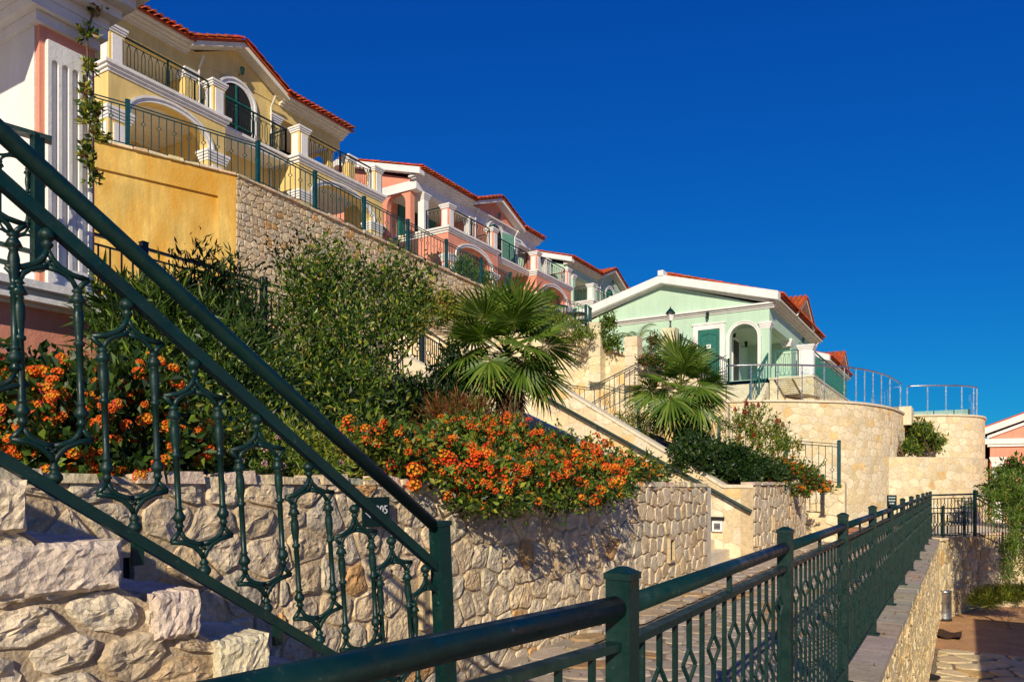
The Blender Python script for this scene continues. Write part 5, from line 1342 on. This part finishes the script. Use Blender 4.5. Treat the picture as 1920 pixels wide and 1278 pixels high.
# tall shrubs behind the planter
t, C, Dn = shrub('tall leafy light green shrub in the middle of the slope, largest of the shrubs', [B(625, 575, 9.6, .5, .5), B(575, 600, 9.2, .36, .5), B(695, 640, 9.2, .5, .45), B(640, 700, 8.6, .62, .5), B(740, 565, 10, .38, .45), B(785, 545, 10.4, .24, .22), B(590, 760, 7.8, .45, .36), B(690, 770, 8.0, .45, .36), B(548, 495, 9.8, .2, .28), B(570, 690, 8.2, .3, .45), B(758, 610, 10, .25, .3), B(640, 500, 9.9, .14, .2), B(745, 500, 10.3, .14, .2), B(690, 530, 10, .2, .3), B(600, 500, 9.9, .16, .25)],
    (-6.2, 6.6, .5), 760, 16, .078, .42, [G_DARK, G_MID, G_LIGHT, G_YEL], [3, 6, 4, 1.5], 12, 'shrub', 'shrub', .26, 34, .018, top=1.1)
shrub('dark oleander shrub standing against the ochre wall', [B(350, 530, 8.6, .16, .32), B(395, 590, 8.6, .38, .4), B(440, 610, 8.8, .4, .4), B(375, 490, 8.8, .14, .14), B(448, 530, 9.0, .15, .2), B(465, 660, 8.4, .42, .45), B(345, 660, 7.8, .4, .35), B(410, 560, 8.8, .2, .3)],
    (-6.6, 4.6, .4), 250, 14, .13, .2, [G_DARK, (.014, .04, .01), G_MID], [4, 3, 3], 14, tw=.2, ns=12, r0=.02, top=1.0)
shrub('narrow-leaved green oleander shrub just right of the pink building', [B(250, 600, 6.4, .28, .22), B(300, 620, 6.6, .35, .3), B(350, 640, 6.8, .3, .3), B(290, 690, 6.2, .4, .3), B(400, 700, 6.6, .4, .35)],
    (-5.2, 3.2, .1), 300, 16, .17, .13, [G_MID, G_LIGHT, G_DARK], [5, 2, 3], 16, tw=.18, ns=10, r0=.016, top=1.0)
shrub('loose mixed green bushes filling the planter between the oleander and the lantana', [B(420, 780, 6.0, .4, .35), B(480, 760, 6.6, .5, .45), B(370, 720, 6.0, .35, .35), B(520, 830, 6.0, .4, .24), B(450, 850, 5.2, .35, .18), B(620, 830, 6.4, .45, .25), B(340, 800, 5.0, .25, .25)],
    (-4.8, 4.2, -.1), 460, 14, .06, .42, [G_DARK, G_MID, G_LIGHT, G_YEL], [5, 4, 2, 1], 17, tw=.17, ns=18, top=.9)
t, C, Dn = shrub('low yellow-flowered fennel-like plants between the railing and the lantana', [B(500, 860, 5.2, .3, .1), B(560, 845, 5.4, .35, .14), B(630, 850, 5.6, .35, .16), B(690, 865, 5.6, .25, .12), B(590, 880, 5.1, .35, .07)],
    (-4.2, 4.3, -.1), 260, 12, .06, .22, [G_LIGHT, G_MID, G_YEL], [4, 3, 3], 19, 'plant', 'yellow_flower_plant', .1, 14, .006)
HY_ = [head_mesh([(.42, .40, .03)], 21, 9)]
flowers(t, C, Dn, 90, .018, HY_, 20, cluster=3)
HP_ = [head_mesh([(.75, .30, .42), (.8, .45, .5)], 22, 9)]
t, C, Dn = shrub('low pink-flowered plants on top of the planter wall left of the sign', [B(495, 870, 4.7, .12, .08), B(530, 872, 4.8, .12, .09), B(560, 882, 4.9, .14, .05), B(470, 885, 4.5, .1, .05)], (-3.75, 3.6, -.1), 60, 10, .06, .25, [G_LIGHT, G_MID], [1, 1], 23, 'plant', 'pink_flower_plant', .07, 6, .005)
flowers(t, C, Dn, 14, .024, HP_, 24, cluster=1)
shrub('reddish dry ornamental grass below the first palm', [B(835, 790, 8.8, .3, .18), B(880, 790, 9.2, .25, .18)], (-4.9, 7.6, .2), 90, 12, .16, .06, [(.24, .07, .02), (.34, .16, .04), G_MID, (.16, .05, .02)], [3, 2, 2, 2], 25, 'grass', 'red_grass', .12, 4, .005, top=1.5)
shrub('dark glossy shrub between the iron fence and the first palm', [B(845, 720, 10.2, .28, .35), B(870, 750, 10.0, .3, .3), B(805, 765, 9.6, .35, .28), B(770, 750, 9.4, .3, .25), B(850, 680, 10.6, .2, .25)], (-5.6, 8.4, .4), 260, 14, .08, .5, [(.014, .04, .01), G_DARK, G_MID], [4, 4, 1], 27, tw=.12)
shrub('yellowing shrub above the middle fence near the first palm', [B(800, 590, 12.4, .45, .3), B(850, 590, 12.8, .35, .25), B(770, 610, 12.0, .3, .25)], (-9.6, 10.4, 2.1), 260, 14, .08, .35, [G_LIGHT, G_YEL, (.25, .13, .02)], [3, 3, 2], 29, tw=.15, top=.8)
shrub('green plants growing through the railing of the pink villa terrace', [B(870, 520, 30, .55, .7), B(900, 535, 30, .5, .5)], (-15.9, 22.0, 7.3), 200, 12, .16, .3, [G_MID, G_LIGHT], [2, 2], 31, tw=.2, top=.8)
shrub('low plants on the sloping bed beside the left cream pillar', [B(1065, 612, 24, .5, .2), B(1090, 632, 23.8, .45, .2), B(1040, 602, 24.4, .4, .2)], (-11.2, 22.7, 4.6), 150, 12, .12, .3, [G_MID, G_LIGHT, G_YEL], [2, 3, 1], 33, tw=.15)
shrub('small climbing plant between the left and middle cream pillars', [B(1142, 620, 24, .2, .5), B(1150, 650, 24, .25, .3)], (-9.7, 22.9, 3.4), 90, 12, .12, .4, [G_LIGHT, G_MID], [2, 2], 35, tw=.14)
shrub('green and rusty bedding plants right of the middle pillar', [B(1215, 680, 23, .35, .14), B(1240, 683, 23, .3, .14), B(1225, 650, 23.4, .2, .3)], (-8.6, 22.8, 3.4), 110, 12, .11, .35, [G_MID, G_DARK, (.2, .06, .015)], [3, 2, 2], 37, tw=.12)
shrub('thin grasses at the foot of the iron fence below the second palm', [B(1195, 800, 17.4, .3, .3), B(1225, 815, 17.2, .3, .2), B(1170, 790, 17.6, .2, .15)], (-6.6, 17, .9), 90, 12, .13, .14, [G_LIGHT, G_YEL, G_MID], [3, 2, 2], 39, 'grass', 'wild_grass', .14, 5, .004, top=1.2)
shrub('loose green shrub growing on the ledge of the curved wall', [B(1725, 818, 28.5, .5, .42), B(1700, 843, 28, .5, .2), B(1745, 835, 28.8, .42, .3)], (-.95, 31.2, .86), 190, 12, .16, .4, [G_MID, G_LIGHT, G_YEL], [3, 3, 1], 41, tw=.2, ns=10)
shrub('dry twiggy shrub with almost no leaves on the ledge of the curved wall', [B(1677, 815, 28, .3, .5), B(1668, 840, 27.8, .35, .2)], (-1.8, 30.1, .86), 40, 8, .12, .3, [(.3, .16, .07), G_YEL], [3, 1], 43, tw=.2, ns=22, r0=.018)
# small things growing at courtyard edge
shrub('yellow-green grass tuft at the foot of the golden wall', [B(1870, 1122, 18.6, .5, .16), B(1910, 1120, 18.4, .5, .2), B(1845, 1132, 18.8, .3, .1)], (.9, 20.8, -3.4), 260, 14, .2, .06, [G_LIGHT, G_YEL], [2, 2], 45, 'grass', 'grass_tuft', .1, 3, .004, top=2.0)

# climbing vine on the corner of the pink building
vn = thing('climbing_vine', 'thin climbing vine hanging down the right edge of the fluted pilaster', 'vine', tuple(pt(165, 330, 6.6)))
vp = [pt(x, y, 6.7) for x, y in ((172, -40), (175, 20), (163, 70), (165, 130), (158, 180), (168, 235), (163, 290), (171, 340))]
mb = MB(); mb.tube(vp, .008, 6); mb.build('stem', M['bark'], vn, None, True)
foliage(vn, [(p.x, p.y, p.z, .05, .05, .09) for p in vp[1:]] + [B(176, 220, 6.65, .07, .12), B(183, 262, 6.65, .07, .06), B(167, 305, 6.65, .04, .08)], 110, 5, .06, .6, [G_MID, G_YEL, (.2, .1, .02)], [3, 2, 1], 47, tw=.04)

# feathery tree on the right
def tree_feather():
    t = thing('pepper_tree', 'feathery green tree with drooping branches at the right edge', 'tree', (1.05, 20.0, Z_YARD))
    R = np.random.RandomState(3); rr = random.Random(3)
    mb = MB(); mb.tube([(1.35, 20.0, -3.45), (1.3, 20.05, -2.9), (1.42, 20.03, -2.3), (1.4, 20.0, -1.7), (1.55, 20.1, -1.0), (1.6, 20.1, -.2)], [.05, .045, .04, .035, .03, .02], 8); mb.build('trunk', M['bark'], t, None, True)
    P = []; Dd = []
    tips = []
    for k in range(62):
        a = rr.uniform(0, 6.283); r = rr.uniform(.3, 1.5); z = rr.uniform(-1.6, .35)
        q = Vector((1.7 + r * math.cos(a), 20.2 + r * math.sin(a) * .8, z)); tips.append(q)
    for q in tips:
        b0 = Vector((1.3 + rr.uniform(-.1, .3), 20.1, rr.uniform(-1.8, -.3))); mid_ = b0.lerp(q, .6) + Vector((0, 0, .35)); end = q + Vector((0, 0, -.55))
        pts = [b0, mid_, q + Vector((0, 0, .1)), end]
        mb = MB(); mb.tube(pts, [.014, .009, .006, .003], 5); mb.build('branch', M['bark'], t, None, True)
        for a, b in zip(pts[1:-1], pts[2:]):
            for s in np.linspace(0, 1, 16):
                c = a.lerp(b, s)
                for _ in range(9):
                    P.append(c + Vector((rr.gauss(0, .07), rr.gauss(0, .07), rr.gauss(0, .06)))); Dd.append((rr.gauss(0, .5), rr.gauss(0, .5), -.7))
    P = np.array([tuple(p) for p in P]); Dd = np.array(Dd)
    v, f, c = leaf_cloud(P, Dd, .10, .2, pick([G_MID, G_LIGHT, (.11, .22, .025), G_YEL], [2, 4, 4, 1], len(P), R), 9)
    me = fast_mesh('foliage', v - np.array(wloc(t))[None, :], f, c); me.materials.append(M['leaf'])
    o = bpy.data.objects.new('foliage', me); COL.objects.link(o); o.parent = t; o['kind'] = 'stuff'
tree_feather()
shrub('leafy green tree behind the feathery one, beyond the courtyard', [B(1905, 900, 24, .8, .6), B(1880, 935, 24, .7, .5), B(1935, 960, 24, .9, .8)], (2.9, 26, -1.5), 320, 14, .16, .35, [G_DARK, G_MID, G_LIGHT], [3, 4, 2], 49, 'tree', 'tree', .2, 8, .03)

# fan palms
def frond_mesh(seed, R_=.62, stalk=.62, nl=34, spread=290, droop=.22, tilt=35):
    R = random.Random(seed); mb = MB(); mb.tube([(0, 0, 0), (stalk * .5, 0, .04), (stalk, 0, 0)], [.016, .012, .010], 5, (.2, .24, .05))
    tl = math.radians(tilt); ct, st_ = math.cos(tl), math.sin(tl)
    for k in range(nl):
        a = math.radians(-spread / 2 + spread * k / (nl - 1)); L = R_ * (1 - .25 * (abs(a) / math.pi) ** 2) * R.uniform(.93, 1.05)
        d = Vector((math.cos(a), math.sin(a), 0)); s = Vector((-d.y, d.x, 0)); wid = math.radians(spread) / nl * .5; dr = R.uniform(.6, 1.5)
        def P(r, off, lift):
            q = d * r + s * off + Vector((0, 0, lift)); q = Vector((q.x * ct + q.z * st_, q.y, -q.x * st_ + q.z * ct))
            return q + Vector((stalk, 0, -droop * (r / R_) ** 2.6 * R_ * dr))
        col = random.Random(seed * 77 + k).choice([(.14, .225, .028), (.10, .18, .022), (.20, .28, .04), (.075, .135, .016)])
        tipc = (.30, .25, .06) if R.random() < .3 else col
        r1, r2, cup = L * .5, L * .82, .10
        v = [P(.02, 0, 0), P(r1, -wid * r1, cup * r1), P(r1, 0, cup * r1 - .9 * wid * r1), P(r1, wid * r1, cup * r1), P(r2, -wid * r2 * .36, cup * r2), P(r2, wid * r2 * .36, cup * r2), P(L, 0, cup * L)]
        mb.add(v, [(0, 1, 2), (0, 2, 3), (1, 4, 5, 2), (2, 5, 3)], col); mb.add([v[4], v[6], v[5]], [(0, 1, 2)], tipc)
    return mb.mesh('frond', M['leaf'])
FR = [frond_mesh(k, droop=.10, tilt=18) for k in range(4)]; FRd = [frond_mesh(k + 9, droop=.32, tilt=34) for k in range(3)]
def palm(label, base, crown, scale, n, seed, tr=.17):
    base, crown = Vector(base), Vector(crown); t = thing('fan_palm', label, 'palm tree', tuple(base)); R = random.Random(seed)
    H = (crown - base).length; mb = MB(); mb.tube([base.lerp(crown, k / 6) for k in range(7)], [tr * q for q in (1.0, .95, .9, .95, 1.1, 1.0, .5)], 12); mb.build('trunk', M['bark'], t, None, True)
    RR = np.random.RandomState(seed); N = 900; z = RR.uniform(0, 1, N); a = RR.uniform(0, 6.283, N); r = tr * (1 + .15 * RR.normal(size=N))
    P = np.array(base) + np.outer(z, np.array(crown - base)) + np.stack([r * np.cos(a), r * np.sin(a), 0 * a], 1)
    Dd = np.stack([np.cos(a) * .5, np.sin(a) * .5, -1.0 + 0 * a], 1)
    v, f, c = leaf_cloud(P, Dd, .16, .16, pick([(.12, .065, .03), (.2, .11, .05), (.07, .04, .02)], [3, 2, 2], N, RR), seed, jit=.25)
    me = fast_mesh('fibres', v - np.array(base)[None, :], f, c); me.materials.append(M['petal']); o = bpy.data.objects.new('fibres', me); COL.objects.link(o); o.parent = t; o['kind'] = 'stuff'
    for k in range(n):
        q = (k + .5) / n; el = math.radians(lerp(84, -34, q ** .9)); az = k * 2.39996 + R.uniform(-.3, .3)
        me = R.choice(FR if q < .55 else FRd)
        o = bpy.data.objects.new('frond', me); COL.objects.link(o); o.parent = t; o.location = crown - base + Vector((0, 0, lerp(.06, -.1, q)))
        o.rotation_euler = (Matrix.Rotation(az, 3, 'Z') @ Matrix.Rotation(-el, 3, 'Y') @ Matrix.Rotation(R.uniform(-.55, .55), 3, 'X')).to_euler(); s = scale * R.uniform(.85, 1.1); o.scale = (s, s, s)
palm('nearer and larger fan palm with shaggy trunk rising from the lantana', pt(962, 815, 10.0), pt(950, 664, 10.2), .84, 30, 3, .12)
palm('smaller fan palm farther right, below the mint house', pt(1284, 830, 17.0), pt(1276, 735, 17.0), 1.12, 30, 6, .17)
palm('small fan palm peeking out on the upper terrace behind the nearer palm', pt(1030, 620, 25), pt(1030, 575, 25), .55, 14, 9, .1)
def feather_palm(label, base, n, L, seed):
    base = Vector(base); t = thing('feather_palm', label, 'palm tree', tuple(base)); R = random.Random(seed)
    mb = MB(); mb.lathe(base, [(.09, 0), (.12, .15), (.07, .35)], 8); mb.build('trunk', M['bark'], t)
    for k in range(n):
        az = k * 6.283 / n + .3; mb = MB(); pts = []; e = R.uniform(.9, 1.5)
        for j in range(9):
            s = j / 8; pts.append(Vector((math.cos(az) * L * s * (.35 + .5 * s), math.sin(az) * L * s * (.35 + .5 * s), .3 + L * (s * e - s * s * 1.05))))
        mb.tube(pts, .01, 4, (.2, .22, .05))
        for j in range(1, 9):
            for q in range(3):
                c = pts[j - 1].lerp(pts[j], q / 3); d = (pts[j] - pts[j - 1]).normalized(); s_ = Vector((-math.sin(az), math.cos(az), 0))
                for sg in (-1, 1):
                    tip = c + (s_ * sg * .8 + d * .6 + Vector((0, 0, -.25))) * .24; w_2 = d * .016
                    mb.add([c - w_2, c + w_2, tip], [(0, 1, 2)], R.choice([G_LIGHT, G_YEL, (.2, .3, .04)]))
        o = mb.build('frond', M['leaf'], t, local=True)
feather_palm('small bright feather palm behind the middle cream pillar', px_onY(1195, 668, 23.4), 7, 1.25, 3)
feather_palm('drooping young palm behind the right cream pillar plants', px_onY(1212, 690, 24.0), 6, 1.0, 5)

# ---------------------------------------------------------------- signs, bin, small objects
def text(parent, s, size, loc, rot, mat, name='lettering', align='CENTER'):
    cu = bpy.data.curves.new(name, 'FONT'); cu.body = s; cu.size = size; cu.extrude = .0015; cu.align_x = align; cu.align_y = 'CENTER'; cu.resolution_u = 2
    tmp = bpy.data.objects.new('tmp', cu); COL.objects.link(tmp); bpy.context.view_layer.update()
    me = bpy.data.meshes.new_from_object(tmp.evaluated_get(bpy.context.evaluated_depsgraph_get())); bpy.data.objects.remove(tmp)
    at = me.color_attributes.new('col', 'FLOAT_COLOR', 'CORNER'); at.data.foreach_set('color', np.ones(len(me.loops) * 4, dtype=np.float32))
    me.materials.clear(); me.materials.append(mat)
    o = bpy.data.objects.new(name, me); COL.objects.link(o); o.parent = parent; o.location = Vector(loc) - wloc(parent); o.rotation_euler = rot; return o
RX = (math.radians(90), 0, math.radians(90))            # text that faces +X
c = px_onX(706, 959, X_WALL + .075)
sg = thing('house_number_sign', 'dark green sign with white arrow and number 305 on the planter wall', 'sign', tuple(c))
mb = MB(); mb.box(c.x - .012, c.y - .13, c.z - .098, c.x, c.y + .13, c.z + .098); mb.build('board', M['iron'], sg)
text(sg, '305', .082, (c.x + .003, c.y + .05, c.z + .01), RX, M['letter'])
mb = MB(); y_, z_2 = c.y - .075, c.z - .005
mb.prism([(c.x + .001, y_ - .035, z_2), (c.x + .001, y_ + .015, z_2 + .035), (c.x + .001, y_ + .008, z_2), (c.x + .001, y_ + .015, z_2 - .035)], (.002, 0, 0)); mb.build('arrow', M['letter'], sg)
c = pt(1672, 938, 8.3)
sg = thing('path_sign', 'small dark green sign with three lines of white lettering above the path fence', 'sign', tuple(c))
RF = (math.radians(90), 0, TH)
Rm = Matrix.Rotation(TH, 4, 'Z')
mb = MB(); hx, hz = .052, .062
q = [Vector((x, y, z)) for z in (-hz, hz) for x, y in ((-hx, -.006), (hx, -.006), (hx, .006), (-hx, .006))]
mb.hexa([c + Rm @ v for v in q]); mb.build('board', M['iron'], sg)
mb = MB(); mb.bar(c - Vector((0, 0, .25)), c - Vector((0, 0, hz)), .015, .015, up=Vector((1, 0, 0))); mb.build('stem', M['iron'], sg)
fr = Rm @ Vector((0, -.0085, 0))
R = random.Random(31)                       # three short lines, too small in the photograph to read
for k, (x0, x1) in enumerate(((-.038, .034), (-.036, .032), (-.026, .026))):
    mb = MB(); x = x0
    while x < x1:
        w = R.uniform(.004, .007); h = .016 if R.random() < .3 or x == x0 else .011; z = .029 - .033 * k
        q = [fr + Rm @ Vector((a, b, z_)) for z_ in (z, z + h) for a, b in ((x, -.001), (x + w, -.001), (x + w, .001), (x, .001))]
        mb.hexa([c + v for v in q]); x += w + .0035
    mb.build('lettering', M['letter'], sg, kind='stuff')
# litter bin with raised lid
b0 = pt(1770, 1163, 18.5); b0.z = Z_YARD
bn = thing('litter_bin', 'brushed steel cylindrical litter bin with its lid swung open', 'litter bin', tuple(b0))
mb = MB(); mb.lathe(b0, [(.0, 0), (.165, 0), (.17, .02), (.165, .04), (.165, .70), (.172, .71), (.172, .74), (.15, .745), (.145, .6), (.0, .6)], 24); mb.build('body', M['steel'], bn, None, True)
mb = MB(); mb.lathe((b0.x, b0.y, b0.z + .01), [(.175, 0), (.18, .01), (.175, .05)], 24); mb.build('base_ring', M['dark'], bn)
lid = b0 + Vector((-.12, .05, .86)); mb = MB()
for r0, r1, w in ((0, .17, .0),):
    ring = [Vector((.17 * math.cos(a), .17 * math.sin(a), 0)) for a in np.linspace(0, 6.283, 20, endpoint=False)]
    rt = Matrix.Rotation(-.75, 3, 'Y'); mb.prism([lid + rt @ v for v in ring], rt @ Vector((0, 0, .03)))
mb.build('lid', M['steel'], bn)
mb = MB(); mb.tube([b0 + Vector((.1, .12, .72)), b0 + Vector((.06, .12, 1.02)), b0 + Vector((-.02, .12, 1.05))], .008, 6); mb.build('hinge_arm', M['steel'], bn)
# dark mat on the paving
a = pt(1772, 1188, 16.6)
mb = MB(); R = random.Random(2); g = {}
for i in range(9):
    for j in range(6):
        g[i, j] = len(mb.v); mb.v.append((a.x - .28 + i * .075 + R.uniform(-.01, .01), a.y - .45 + j * .17 + R.uniform(-.01, .01), Z_YARD + .05 + .03 * math.sin(i * 1.1 + j) + R.uniform(0, .012)))
for i in range(8):
    for j in range(5): mb.f.append([g[i, j], g[i + 1, j], g[i + 1, j + 1], g[i, j + 1]]); mb.c.append((1.6, 1.3, 1))
tag(mb.build('mat', M['darkwood']), 'crumpled dark mat lying on the courtyard paving near the bin', 'mat')
a = px_onX(1606, 1008, -2.2)
tb_ = thing('planter_box', 'brown terracotta box standing at the far end of the path', 'planter', (-2.3, 19.6, Z_PATH))
mb = MB(); mb.box(-2.55, 19.4, Z_PATH, -2.05, 19.9, Z_PATH + .5); mb.build('box', M['brownbox'], tb_)
mb = MB(); mb.box(-2.58, 19.37, Z_PATH + .44, -2.02, 19.93, Z_PATH + .53); mb.build('rim', M['brownbox'], tb_)

# garden furniture on the upper terrace
def garden_chair(label, x, y, z, rz):
    t = thing('garden_chair', label, 'chair', (x, y, z), 'teal garden chairs on the upper terrace')
    def P(mb, name): mb.build(name, M['ironblue'], t, local=True)
    mb = MB(); mb.box(-.22, -.22, .42, .22, .22, .45); P(mb, 'seat')
    for k in range(6): mb = MB(); mb.box(-.2 + k * .075, .2, .45, -.175 + k * .075, .225, .88); P(mb, 'back_slat')
    mb = MB(); mb.box(-.23, .19, .86, .23, .235, .92); P(mb, 'backrest')
    for a in (-.2, .2):
        for b in (-.2, .2): mb = MB(); mb.box(a - .018, b - .018, 0, a + .018, b + .018, .42); P(mb, 'leg')
    t.rotation_euler = (0, 0, rz)
q1_, q2_, q3_ = pt(1062, 612, 27.6), pt(1096, 620, 28.2), pt(1079, 615, 28.4)
garden_chair('left one of two teal garden chairs behind the short teal fence', q1_.x, q1_.y, 5.7, 1.2)
garden_chair('right one of two teal garden chairs behind the short teal fence', q2_.x, q2_.y, 5.7, -1.4)
tt = thing('garden_table', 'round teal garden table between the two chairs behind the short teal fence', 'table', (q3_.x, q3_.y, 5.7))
mb = MB(); mb.lathe((q3_.x, q3_.y, 6.4), [(.0, 0), (.4, 0), (.4, .03), (.0, .03)], 16); mb.build('table_top', M['ironblue'], tt)
mb = MB(); mb.lathe((q3_.x, q3_.y, 5.7), [(.25, 0), (.25, .02), (.03, .05), (.03, .7)], 10); mb.build('pedestal', M['ironblue'], tt)

# fallen leaves, petals and grit on the path and the ledge
R = np.random.RandomState(77); N = 420
X_ = R.uniform(-3.3, -1.0, N); X_ = np.where(R.rand(N) < .55, -3.3 + np.abs(R.normal(0, .35, N)), X_); Y_ = R.uniform(2.5, 18, N)
P_ = np.stack([X_, Y_, np.full(N, Z_PATH + .045)], 1)
ledge = R.rand(N) < .18; P_[ledge, 0] = R.uniform(-.93, -.53, ledge.sum()); P_[ledge, 2] = Z_LEDGE + .008
v, f, c = leaf_cloud(P_, np.concatenate([R.normal(0, 1, (N, 2)), np.full((N, 1), .1)], 1), .045, .5, pick([(.30, .16, .05), (.14, .08, .03), (.5, .14, .02), (.2, .2, .05)], [4, 3, 2, 2], N, R), 5, jit=.05, fold=.08)
me = fast_mesh('fallen_leaves', v, f, c); me.materials.append(M['petal']); o = bpy.data.objects.new('fallen_leaves', me); COL.objects.link(o)
tag(o, 'dry leaves and petals scattered along the path below the planter wall', 'leaves'); o['kind'] = 'stuff'
